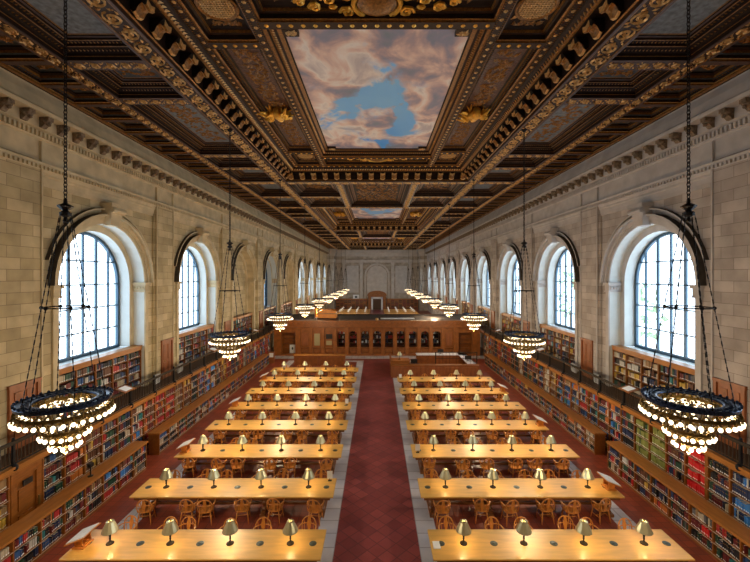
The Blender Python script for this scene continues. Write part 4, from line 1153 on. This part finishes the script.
for s, side in ((-1, 'left'), (1, 'right')):
    for k, y in enumerate(ROWY):
        if s > 0 and k == 7: continue
        nm = '%s %s table' % (ORD[k] if k else 'frontmost', side)
        yc = y + TD / 2
        place('t', tp, (s * TC, yc, 0), 0, 'long honey oak reading table, %s row from the front, %s of the aisle' % (ORD[k], side), 'oak reading tables')
        for j, x in enumerate((-2.56, -0.85, 0.85, 2.56)):
            o = (3 - j) if s < 0 else j
            place('l', lp, (s * TC + x, yc, 0.7655), random.random() * 0.5, 'brass shaded lamp on the %s, %s from the aisle' % (nm, ['nearest lamp', 'second', 'third', 'farthest'][o]), 'brass reading lamps')
        for near in (True, False):
            if near and k == 0: continue
            n_ = len(CH)
            xs = [x + random.uniform(-0.1, 0.1) for x in CH]
            if s > 0: xs = [-x for x in xs][::-1]
            for j, x in enumerate(xs):
                o = (n_ - 1 - j) if s < 0 else j
                if near: loc = (s * TC + x, y - 0.10 + random.uniform(-0.08, 0.06), 0); rz = random.uniform(-0.2, 0.2)
                else: loc = (s * TC + x, y + TD + 0.14 + random.uniform(-0.05, 0.10), 0); rz = PI + random.uniform(-0.2, 0.2)
                place('c', cp, loc, rz, 'oak hoop back armchair, %s side of %s, %s from the aisle' % ('near' if near else 'far', nm, ORD[o]), 'oak armchairs at the tables')
# far half of the hall: tables seen over the screen
for s, side in ((-1, 'left'), (1, 'right')):
    for k, y in enumerate((77.4, 80.3, 83.2, 86.1)):
        t = copy_tree(tp); t.location = (s * TC, y, 0); t['label'] = 'distant oak table beyond the wooden screen, %s side, %s row' % (side, ORD[k]); t['group'] = 'distant oak tables'
        for j, x in enumerate((-2.56, -0.85, 0.85, 2.56)):
            b = MB(); b.lathe([(0.10, 0), (0.02, 0.05), (0.015, 0.38), (0.20, 0.36), (0.10, 0.62), (0.0, 0.66)], 8)
            tag(b.build('table_lamp', M['paper'], loc=(s * TC + x, y, 0.7655)), 'tiny pale lamp on the %s distant %s table, %s from left' % (ORD[k], side, ORD[j]), 'lamp', 'distant table lamps')

# slanted book stands at the outer table ends
def stand(s, k, side):
    yc = ROWY[k] + TD / 2
    x = s * (TC + TL / 2 - 0.22)
    pos = ORD[k] if k else 'frontmost'
    t = thing('book_stand', 'slanted wooden book stand at the outer end of the %s %s table' % (pos, side), 'book stand', (x, yc - 0.05, 0.7655), 0, 'book stands on the tables')
    b = MB(); b.box(-0.16, 0.16, -0.2, 0.2, 0, 0.04); b.box(-0.11, 0.11, -0.15, 0.15, 0.04, 0.08); b.build('base', M['chair'], t)
    b = MB()
    for q in (-0.15, 0.15): b.prism([(-0.1, 0.08), (0.12, 0.08), (0.10, 0.2), (0.14, 0.33), (-0.14, 0.22)] if s < 0 else [(-0.12, 0.08), (0.1, 0.08), (0.14, 0.22), (-0.14, 0.33), (-0.10, 0.2)],
                 lambda u, z, q=q: (u, q - 0.02, z), lambda u, z, q=q: (u, q + 0.02, z))
    b.build('bracket', M['chair'], t)
    def sl(u0, u1, v0, v1, z0, th):
        # slope rises towards the aisle
        f = lambda u: z0 + 0.40 * (u if s < 0 else -u)
        return [(u0, v0, f(u0)), (u1, v0, f(u1)), (u1, v1, f(u1)), (u0, v1, f(u0)), (u0, v0, f(u0) + th), (u1, v0, f(u1) + th), (u1, v1, f(u1) + th), (u0, v1, f(u0) + th)]
    b = MB(); b.hexa(sl(-0.27, 0.27, -0.34, 0.34, 0.285, 0.025)); b.build('slanted_board', M['chair'], t)
    b = MB(); b.hexa(sl(-0.24, 0.24, -0.30, -0.005, 0.312, 0.028)); b.hexa(sl(-0.24, 0.24, 0.005, 0.30, 0.312, 0.028)); 
    tag(b.build('open_book', M['paper'], loc=(x, yc - 0.05, 0.7655)), 'large open book lying on the stand of the %s %s table' % (pos, side), 'book', 'open books on stands')
for k in (0, 2, 4, 6): stand(-1, k, 'left')
for k in (1, 3, 5): stand(1, k, 'right')

# paper sign holders on the table ends by the aisle
def sign(x, y, label, h=0.28, w_=0.2, tilt=0.0):
    t = thing('sign_holder', label, 'sign', (x, y, 0.7655), tilt)
    b = MB(); b.box(-0.07, 0.07, -0.05, 0.05, 0, 0.015); b.box(-0.01, 0.01, -0.01, 0.01, 0.015, 0.08); b.build('foot', M['bronze'], t)
    b = MB(); b.box(-w_ / 2, w_ / 2, -0.006, 0.006, 0.08, 0.08 + h); b.build('sheet', M['paper'], t)
sign(-1.75, 14.1, 'small white sign on a foot at the aisle end of the second left table')
sign(-1.78, 22.4, 'small white sign at the aisle end of the fifth left table')
sign(1.75, 16.35, 'small white sign at the aisle end of the third right table')
sign(1.72, 28.0, 'small white sign at the aisle end of the seventh right table')
b = MB(); b.box(-0.1, 0.1, -0.15, 0.15, 0, 0.012)
tag(b.build('table_notice', M['paper'], loc=(1.68, 10.72, 0.7665)), 'pale notice lying flat at the aisle end of the frontmost right table', 'notice')
# small dark post on the near left low bookcase
t = thing('post_camera', 'small black post with a camera head standing on the near left low bookcase', 'camera', (-10.25, 13.6, 1.2))
b = MB(); b.lathe([(0.09, 0), (0.09, 0.02), (0.02, 0.04), (0.02, 0.34)], 10); b.build('post', M['black'], t)
b = MB(); b.box(-0.06, 0.06, -0.08, 0.08, 0.34, 0.46); b.build('head', M['black'], t)

# ------------------------------------------------------------------ chandeliers
def link_chain(b, z0, z1, pitch=0.085, x=0, y=0, m=0):
    z = z0; k = 0
    while z < z1:
        r1, r2 = 0.034, 0.060
        pts = []
        for j in range(8):
            a = 2 * PI * j / 8; u = r1 * math.cos(a); v = r2 * math.sin(a)
            pts.append((x + (u if k % 2 else 0), y + (0 if k % 2 else u), z + v))
        b.tube(pts, 0.012, 4, m, True)
        z += pitch; k += 1
TIERS = [(0.84, -0.27, 34), (0.66, -0.17, 24), (0.45, -0.10, 12), (0.42, -0.68, 18), (0.26, -0.92, 12)]
def chandelier(detail, label, loc):
    t = thing('chandelier', label, 'chandelier', loc, 0, 'ring chandeliers over the tables')
    n = 40 if detail else 24
    b = MB(); b.lathe([(0.58, 0.02), (0.59, 0.05), (0.62, 0.055), (0.72, 0.03), (0.84, 0.055), (0.88, 0.075), (0.90, 0.05), (0.89, -0.01), (0.86, -0.02), (0.84, 0.01), (0.60, 0.02), (0.58, 0.02)], n, cap=False)
    if detail:
        for k in range(36):
            a = 2 * PI * k / 36
            b.ball((0.885 * math.cos(a), 0.885 * math.sin(a), 0.085), 0.032, 6, 4)
            a += 0.05
            b.ball((0.72 * math.cos(a), 0.72 * math.sin(a), 0.06), 0.045, 6, 4, 0, (1, 1, 0.5))
    o = b.build('outer_ring', M['ring'], t); o.scale = (0.92, 0.92, 1)
    # lower crown basket
    b = MB()
    for (r, z) in ((0.39, -0.56), (0.23, -0.82), (0.80, -0.15), (0.47, -0.03)):
        b.lathe([(r - 0.02, z - 0.03), (r + 0.02, z - 0.03), (r + 0.025, z + 0.02), (r - 0.02, z + 0.03), (r - 0.02, z - 0.03)], n, cap=False)
    m_ = 16 if detail else 8
    for k in range(m_):
        a = 2 * PI * k / m_; ca, sa = math.cos(a), math.sin(a)
        P = lambda r, z: (r * ca, r * sa, z)
        b.tube([P(0.80, 0.0), P(0.82, -0.10), P(0.73, -0.22), P(0.55, -0.38), P(0.40, -0.55), P(0.34, -0.66), P(0.23, -0.80), P(0.12, -0.92), P(0.03, -0.96)], 0.012, 4)
        b.tube([P(0.51, 0.0), P(0.44, -0.2), P(0.46, -0.36), P(0.40, -0.56)], 0.010, 4)
    b.lathe([(0.0, -1.12), (0.05, -1.06), (0.03, -0.98), (0.0, -0.95)], 8, cap=False)
    if detail:
        for (R, z, k_) in TIERS:
            for k in range(k_):
                a = 2 * PI * k / k_; ca, sa = math.cos(a), math.sin(a)
                b.tube([((R - 0.10) * ca, (R - 0.10) * sa, z + 0.16), ((R - 0.02) * ca, (R - 0.02) * sa, z + 0.15), (R * ca, R * sa, z + 0.05)], [0.02, 0.022, 0.028], 5)
                if R > 0.4: b.ball(((R - 0.08) * ca, (R - 0.08) * sa, z + 0.02), 0.03, 5, 4)
    b.build('gilt_basket', M['basket'], t)
    if detail:
        me = None
        for (R, z, k_) in TIERS:
            for k in range(k_):
                a = 2 * PI * k / k_
                if me is None:
                    bb = MB(); bb.ball((0, 0, 0), 0.042, 10, 7, 0, (1, 1, 1.1)); o = bb.build('bulb', M['bulb'], t, True); me = o
                else:
                    o = me.copy(); C.objects.link(o); o.parent = t
                o.location = (R * math.cos(a), R * math.sin(a), z)
    else:
        b = MB()
        for (R, z, k_) in TIERS:
            for k in range(k_):
                a = 2 * PI * k / k_; b.ball((R * math.cos(a), R * math.sin(a), z), 0.040, 6, 4)
        o = b.build('bulb_cluster', M['bulb'], t, True); o['kind'] = 'stuff'
    # hub, chains, spreader
    hz = 4.0
    b = MB(); b.lathe([(0.0, hz - 0.22), (0.05, hz - 0.18), (0.03, hz - 0.1), (0.10, hz - 0.06), (0.11, hz), (0.05, hz + 0.04), (0.14, hz + 0.12), (0.15, hz + 0.14), (0.04, hz + 0.2), (0.03, hz + 0.3), (0.0, hz + 0.32)], 12, cap=False); b.build('hub', M['iron'], t)
    for k in range(6):
        a = 2 * PI * (k + 0.35) / 6; ca, sa = math.cos(a), math.sin(a)
        b = MB()
        A = Vector((0.10 * ca, 0.10 * sa, hz - 0.04)); B_ = Vector((0.72 * ca, 0.72 * sa, 0.05))
        if detail:
            nl = 46
            for j in range(nl):
                p = A.lerp(B_, (j + 0.5) / nl); d = (B_ - A) / nl * 0.60
                b.tube([p - d, p + d], 0.015 if j % 2 else 0.007, 4)
        else: b.tube([A, B_], 0.013, 4)
        b.build('chain', M['iron'], t)
    sr = 0.10 + 0.62 * 0.5
    b = MB(); b.tube([(sr * math.cos(2 * PI * k / 24), sr * math.sin(2 * PI * k / 24), hz / 2) for k in range(24)], 0.014, 4, 0, True)
    for k in range(6):
        a = 2 * PI * (k + 0.35) / 6; b.ball((sr * math.cos(a), sr * math.sin(a), hz / 2), 0.04, 6, 4)
    b.build('spreader_ring', M['iron'], t)
    b = MB()
    top = ZB - loc[2] - 0.02
    if detail: link_chain(b, hz + 0.34, top)
    else: b.tube([(0, 0, hz + 0.3), (0, 0, top)], 0.022, 5)
    b.lathe([(0.03, top - 0.12), (0.12, top - 0.04), (0.13, top)], 10)
    b.build('hanging_chain', M['iron'], t)
    for (dz, e) in ((-0.45, 1.0),):
        ld = bpy.data.lights.new('chandelier light', 'POINT'); ld.energy = CHAND_W; ld.color = (1.0, 0.76, 0.48); ld.shadow_soft_size = 0.22
        lo = bpy.data.objects.new('chandelier_light', ld); C.objects.link(lo); lo.parent = t; lo.location = (0, 0, -1.35)
    return t
CHY = [8.05] + [17.05 + 8.85 * k for k in range(8)]
far = None
for k, y in enumerate(CHY):
    for s, side in ((-1, 'left'), (1, 'right')):
        lab = 'great ring chandelier with tiers of lit bulbs, %s in the %s row' % ('nearest' if k == 0 else ORD[k] + ' from the front', side)
        loc = (s * 6.6, y, 5.70)
        if k < 2: t = chandelier(True, lab, loc)
        elif far is None: far = t = chandelier(False, lab, loc)
        else:
            t = copy_tree(far); t.location = loc; t['label'] = lab

# ------------------------------------------------------------------ wooden screen across the hall
SY = 40.0
t = thing('wooden_screen', 'carved oak screen with a row of arched glazed bays across the hall', 'screen', (0, SY, 0))
XR = 10.8
b = MB(); b.box(-XR, XR, -0.2, 0.35, 0, 0.18); b.box(-8.4, 8.4, 0.0, 0.3, 0.18, 0.86); b.box(-8.4, 8.4, -0.25, 0.0, 0.80, 0.88)
for k in range(-6, 7): b.box(k * 1.26 - 0.34, k * 1.26 + 0.34, -0.08, 0.0, 0.32, 0.68)
b.build('base_panel', M['screen'], t)
b = MB()
for z0, z1, d in ((2.95, 3.0, 0.3), (3.0, 3.3, 0.12), (3.3, 3.38, 0.25), (3.38, 3.5, 0.3), (3.5, 3.6, 0.45), (3.6, 3.72, 0.6)): b.box(-XR - d * 0, XR, -d, 0.35, z0, z1)
for k in range(60): b.box(-10.7 + k * 0.362, -10.7 + k * 0.362 + 0.15, -0.40, -0.06, 3.38, 3.48)
b.build('cornice', M['screen'], t)
def pil(x, w_=0.17, d=0.08, z1=2.95):
    b = MB(); d = 0.2; b.box(x - w_, x + w_, -d, 0.25, 0.18, z1); b.box(x - w_ - 0.04, x + w_ + 0.04, -d - 0.05, 0.25, z1 - 0.16, z1); b.box(x - w_ - 0.04, x + w_ + 0.04, -d - 0.04, 0.25, 0.18, 0.95)
    b.build('pilaster', M['screen'], t)
for k in range(-7, 7): pil((k + 0.5) * 1.26)
def arch_pts(cx, hw, z0, zs, n=12):
    return [(cx - hw, z0)] + [(cx + hw * math.cos(PI - PI * i / n), zs + hw * 0.75 * math.sin(PI - PI * i / n)) for i in range(n + 1)] + [(cx + hw, z0)]
for k in range(-6, 7):
    cx = k * 1.26
    b = MB()
    if k in (-6, 6, -5, -4):
        b.box(cx - 0.46, cx + 0.46, 0.02, 0.12, 0.86, 2.95); b.box(cx - 0.38, cx + 0.38, -0.01, 0.03, 0.98, 2.45, 0)
        if k == -4: b.box(cx - 0.3, cx + 0.3, -0.03, 0.03, 1.1, 1.55, 1); b.box(cx - 0.33, cx + 0.33, -0.04, 0.03, 1.75, 2.25, 2)
        else: b.box(cx - 0.3, cx + 0.3, -0.02, 0.03, 1.05, 2.3, 1)
        b.build('panel', [M['screen'], M['olive'] if k in (-5, -4) else M['door'], M['black']], t)
    else:
        hw = 0.40; zs = 2.25
        a = arch_pts(cx, hw, 0.9, zs)
        inner = a[1:-1]
        for yy in (0.02, 0.14):
            b.strip([(x, yy, z) for x, z in inner], [(x, yy, 2.95) for x, z in inner])
            b.face([(cx - 0.48, yy, 0.86), (cx - hw, yy, 0.86), (cx - hw, yy, 2.95), (cx - 0.48, yy, 2.95)]); b.face([(cx + hw, yy, 0.86), (cx + 0.48, yy, 0.86), (cx + 0.48, yy, 2.95), (cx + hw, yy, 2.95)])
        b.strip([(x, 0.02, z) for x, z in a], [(x, 0.14, z) for x, z in a])
        bay = b.build('arched_bay', M['screen'], t)
        g = MB(); g.face([(x, 0.1, z) for x, z in a]); g.build('pane', M['glass'], bay)
# end pavilions with openings
for s in (-1, 1):
    b = MB(); b.box(s * 8.3, s * 8.55, -0.22, 0.25, 0, 2.95); b.box(s * 10.0, s * 10.8, -0.22, 0.25, 0, 2.95); b.box(s * 8.55, s * 10.0, 0.0, 0.2, 2.4, 2.95)
    b.box(s * 8.4, s * 10.29, 1.25, 1.3, 0, 2.9); b.box(s * 8.6, s * 10.0, 1.1, 1.25, 0.2, 0.6); b.box(s * 8.5, s * 10.1, 0.95, 1.25, 1.0, 1.08); b.box(s * 8.5, s * 10.1, 1.0, 1.25, 1.5, 1.58)
    b.build('doorway', M['screen'], t)
b = MB(); b.box(-XR, XR, 0.0, 6.4, 3.55, 3.62); b.box(-XR, XR, 6.3, 6.4, 0, 3.7)
b.build('roof', M['screend'], t)
b = MB(); b.box(-XR, -XR + 0.05, 0.3, 6.3, 0, 3.55); b.box(XR - 0.05, XR, 0.3, 6.3, 0, 3.55); b.build('side_wall', M['screen'], t)
b = MB(); b.ball((0, -0.25, 3.84), 0.16, 10, 6); b.lathe([(0.12, 3.68), (0.05, 3.72)], 8, (0, -0.25, 0)); b.build('finial', M['gold'], t)
b = MB(); b.box(0.4, 4.1, 1.6, 2.3, 3.62, 3.72); b.build('skylight', M['paper'], t)
# things inside the screen: small storage racks
random.seed(3)
for k in range(-4, 6):
    cx = k * 1.26
    r = thing('storage_rack', 'dim rack with boxes behind the %s arched bay of the screen from the left' % ORD[k + 4], 'rack', (cx, SY + 1.6, 0), 0, 'racks inside the screen')
    b = MB()
    for z in (0.5, 1.0, 1.5, 2.0, 2.5): b.box(-0.5, 0.5, 0, 0.4, z, z + 0.03)
    for x in (-0.5, 0.47): b.box(x, x + 0.03, 0, 0.4, 0, 2.6)
    b.build('frame', M['oakd'], r)
    for z in (1.03, 1.53, 2.03):
        x = -0.44
        b = MB()
        while x < 0.35:
            w_ = random.uniform(0.06, 0.2); hh = random.uniform(0.15, 0.35)
            if random.random() < 0.7: b.box(x, x + w_, 0.05, 0.3, z, z + hh, random.randrange(4))
            x += w_ + 0.02
        if b.v:
            tag(b.build('stored_items', [M['paper'], BM[1], BM[3], M['teal']], loc=(cx, SY + 1.6, 0)), 'boxes and papers stored on the rack behind the %s arched bay' % ORD[k + 4], 'boxes', 'stored boxes', kind='stuff')
# dim interior lights of the delivery room
for k, x in enumerate((-7, -3.5, 0, 3.5, 7)):
    t2 = thing('ceiling_light', 'small lit lamp inside the screen, %s from the left' % ORD[k], 'light', (x, SY + 1.1, 3.5))
    b = MB(); b.lathe([(0.1, 0), (0.1, -0.05), (0.02, -0.1)], 10); b.build('shade', M['brass'], t2)
    b = MB(); b.ball((0, 0, -0.13), 0.05, 8, 5); b.build('bulb', M['lbulb'], t2)
    ld = bpy.data.lights.new('room light', 'POINT'); ld.energy = 14; ld.color = (1, 0.8, 0.55); ld.shadow_soft_size = 0.1
    lo = bpy.data.objects.new('room_light', ld); C.objects.link(lo); lo.parent = t2; lo.location = (0, 0, -0.25)

# orange cabin behind the screen cornice
t = thing('cabin', 'orange varnished rounded wooden cabin rising behind the left part of the screen', 'cabin', (-5.65, 43.6, 3.62))
b = MB(); b.box(-1.02, 1.02, -0.8, 0.8, 0, 0.5); b.box(-1.08, 1.08, -0.86, 0.86, 0.46, 0.52, 1); b.build('wall', [M['cabin'], M['oakd']], t)
b = MB()
b.prism([(-1.02 * math.cos(PI * k / 12), 0.52 + 0.42 * math.sin(PI * k / 12) ** 0.7) for k in range(13)], lambda x, z: (x, -0.8, z), lambda x, z: (x, 0.8, z)); b.build('roof', M['cabin'], t)
b = MB(); b.box(-1.45, -1.25, -0.2, 0.2, 0, 1.0); b.build('pier', M['cabin'], t)

# far wall woodwork: gallery bookcases, doorway with pediment
t = thing('far_doorway', 'marble framed doorway with an arched wooden pediment on the far wall', 'doorway', (0, Y1 - 0.6, 0))
b = MB(); b.box(-2.2, 2.2, 0, 0.5, 0, 3.5); b.box(-2.4, 2.4, -0.1, 0.5, 3.5, 3.75)
b.prism([(-2.3, 3.75)] + [(-2.3 * math.cos(PI * k / 14), 3.75 + 0.95 * math.sin(PI * k / 14)) for k in range(15)] + [(2.3, 3.75)], lambda x, z: (x, 0, z), lambda x, z: (x, 0.5, z))
b.build('surround', M['screen'], t)
b = MB(); b.box(-1.45, -1.0, -0.08, 0, 0, 3.1); b.box(1.0, 1.45, -0.08, 0, 0, 3.1); b.box(-1.45, 1.45, -0.08, 0, 2.7, 3.15); b.build('marble_frame', M['white'], t)
b = MB(); b.box(-1.0, 1.0, -0.03, 0, 0, 2.7); b.build('door_leaf', M['casein'], t)
for s, side in ((-1, 'left'), (1, 'right')):
    t = thing('far_bookcase', 'wide dark oak bookcase along the far wall, %s of the doorway' % side, 'bookcase', (s * 6.3, Y1 - 0.7, 0))
    b = MB(); b.box(-3.9, 3.9, 0, 0.6, 0, 2.5); b.box(-4.0, 4.0, -0.1, 0.6, 2.5, 2.75)
    for k in range(9): b.box(-3.9 + k * 0.96, -3.8 + k * 0.96, -0.06, 0, 0, 2.5)
    b.build('carcass', M['screen'], t)
    b = MB()
    for k in range(8):
        for j in range(6): b.box(-3.76 + k * 0.96, -3.0 + k * 0.96, -0.04, 0, 0.3 + j * 0.36, 0.55 + j * 0.36, random.randrange(4))
    o = b.build('shelved_books', [BM[2], BM[5], M['screen'], M['casein']], t); o['kind'] = 'stuff'
t = thing('wall_map', 'white framed poster hung above the far left bookcase', 'poster', (-5.2, Y1 - 0.75, 2.6))
b = MB(); b.box(-0.75, 0.75, 0, 0.04, 0, 1.1); b.build('sheet', M['paper'], t)
b = MB(); b.box(-0.3, 0.3, -0.01, 0, 0.3, 0.8); b.build('print', M['print'], t)

# ------------------------------------------------------------------ low counter on the left, service desk on the right
t = thing('oak_counter', 'low oak counter with two panels behind the last left table', 'counter', (-5.3, 35.0, 0))
b = MB(); b.box(-2.35, 2.35, 0.03, 0.6, 0.0, 0.98); b.build('body', M['door'], t)
for k in (-1, 1):
    b = MB(); b.box(k * 1.18 - 1.02, k * 1.18 + 1.02, 0.0, 0.03, 0.12, 0.88); b.build('panel', M['screen'], t)
b = MB(); b.box(-2.42, 2.42, -0.05, 0.66, 0.98, 1.04); b.build('top', M['caset'], t)

t = thing('service_desk', 'oak service desk enclosure with pale counters behind the last right table', 'desk', (4.9, 31.2, 0))
b = MB(); b.box(-3.7, 3.5, 0, 0.1, 0, 0.98)
for k in range(5): b.box(-3.55 + k * 1.42, -2.35 + k * 1.42, -0.03, 0, 0.12, 0.85)
b.build('front_panel', M['door'], t)
b = MB(); b.box(-3.75, 3.55, -0.05, 0.5, 0.98, 1.03); b.build('counter_top', M['screen'], t)
b = MB(); b.box(-3.7, -3.6, 0.1, 5.2, 0, 1.0); b.box(3.4, 3.5, 0.1, 5.2, 0, 1.0); b.build('side_panel', M['door'], t)
b = MB(); b.box(2.7, 3.5, 0.6, 5.2, 0.95, 1.0); b.box(-1.2, 3.5, 4.2, 5.2, 0.95, 1.0); b.build('pale_counter', M['marble'], t)
b = MB(); b.box(-1.2, 3.5, 4.3, 5.1, 0, 0.95); b.build('rear_body', M['screen'], t)
b = MB(); b.box(-3.75, -2.2, 0.5, 1.5, 0, 1.25); b.box(-3.8, -2.15, 0.45, 1.55, 1.25, 1.3); b.build('corner_cabinet', M['case'], t)
for x in (0.0, 3.45):
    b = MB(); b.box(x - 0.035, x + 0.035, 0.55, 0.62, 1.03, 2.0); b.build('post', M['bronze'], t)
b = MB(); b.box(0.0, 3.45, 0.57, 0.6, 1.95, 2.0); b.box(0, 3.45, 0.57, 0.6, 1.45, 1.48)
for k in range(1, 12): b.box(k * 0.29, k * 0.29 + 0.015, 0.57, 0.59, 1.03, 1.95)
b.build('metal_grille', M['bronze'], t)
for k, (x, y) in enumerate(((6.0, 35.9), (3.2, 32.8), (7.9, 33.0))):
    m_ = thing('monitor', ['dark computer monitor on the rear pale counter', 'dark computer monitor inside the service desk near the lamp', 'dark monitor on the right pale counter of the service desk'][k], 'monitor', (x, y, 1.005 if k != 1 else 0.0))
    z = 0 if k != 1 else 0.75
    b = MB(); b.box(-0.14, 0.14, -0.1, 0.1, z, z + 0.015); b.box(-0.02, 0.02, -0.02, 0.02, z + 0.015, z + 0.1)
    if k == 1: b.box(-0.5, 0.5, -0.3, 0.3, 0.0, 0.75)
    b.build('foot', M['black'], m_)
    b = MB(); b.box(-0.28, 0.28, -0.03, 0.0, z + 0.1, z + 0.44); b.build('screen', M['black'], m_)
l = copy_tree(lp); l.location = (1.9, 32.2, 1.3); l['label'] = 'brass lamp on the corner cabinet of the service desk by the aisle'; l['group'] = 'brass reading lamps'
# poster on an easel by the left doorway of the screen
t = thing('poster_stand', 'white poster with a dark emblem standing in the left doorway of the screen', 'poster', (-9.05, 40.7, 0))
b = MB(); b.box(-0.3, 0.3, 0, 0.03, 0.12, 1.0); b.build('board', M['paper'], t)
b = MB(); b.prism([(0.1 * math.cos(a), 0.6 + 0.17 * math.sin(a)) for a in [PI / 3 * k for k in range(6)]], lambda x, z: (x, -0.008, z), lambda x, z: (x, 0, z)); b.build('emblem', M['print'], t)
b = MB(); b.box(-0.3, -0.27, 0.0, 0.3, 0, 0.12); b.box(0.27, 0.3, 0, 0.3, 0, 0.12); b.build('foot', M['iron'], t)
# papers in the holder at the far left bookcase end
t = thing('leaflet_rack', 'small rack of pale leaflets at the far end of the left low bookcase', 'rack', (-10.1, 36.3, 0))
b = MB(); b.box(-0.25, 0.25, 0, 0.3, 0, 1.1); b.build('body', M['door'], t)
b = MB(); b.box(-0.2, 0.2, -0.02, 0, 0.6, 1.0); b.build('leaflets', M['paper'], t)

# ------------------------------------------------------------------ outside the right windows
random.seed(21)
def tree(x, y, h, r, label):
    t = thing('tree', label, 'tree', (x, y, -6), 0, 'trees outside the windows')
    b = MB(); b.tube([(0, 0, 0), (0.1, 0, h * 0.5), (0, 0.2, h * 0.8)], [0.35, 0.25, 0.1], 8); b.build('trunk', M['bark'], t)
    b = MB()
    for _ in range(260):
        a = random.random() * 2 * PI; u = random.uniform(-1, 1); rr = r * random.uniform(0.5, 1.05); q = math.sqrt(1 - u * u)
        cx, cy_, cz = rr * q * math.cos(a), rr * q * math.sin(a), h + rr * u * 0.9
        sz = random.uniform(0.15, 0.4)
        d1 = Vector((random.uniform(-1, 1), random.uniform(-1, 1), random.uniform(-1, 1))).normalized() * sz
        d2 = Vector((random.uniform(-1, 1), random.uniform(-1, 1), random.uniform(-1, 1))).normalized() * sz
        c0 = Vector((cx, cy_, cz)); b.face([c0 - d1, c0 + d2, c0 + d1, c0 - d2])
    b.build('foliage', M['leaf'], t)
tree(24, 37, 11, 3.6, 'leafy tree outside the nearest right window')
tree(27, 53, 12, 4.0, 'leafy tree outside the second right window')
b = MB(); b.box(60, 72, 104, 116, -6, 34)
for k in range(12): b.box(59.9, 72.1, 103.9, 104, -4 + k * 3.1, -3.2 + k * 3.1)
tag(b.build('tower', M['bldg']), 'pale blue tower seen through the nearest right window', 'building')
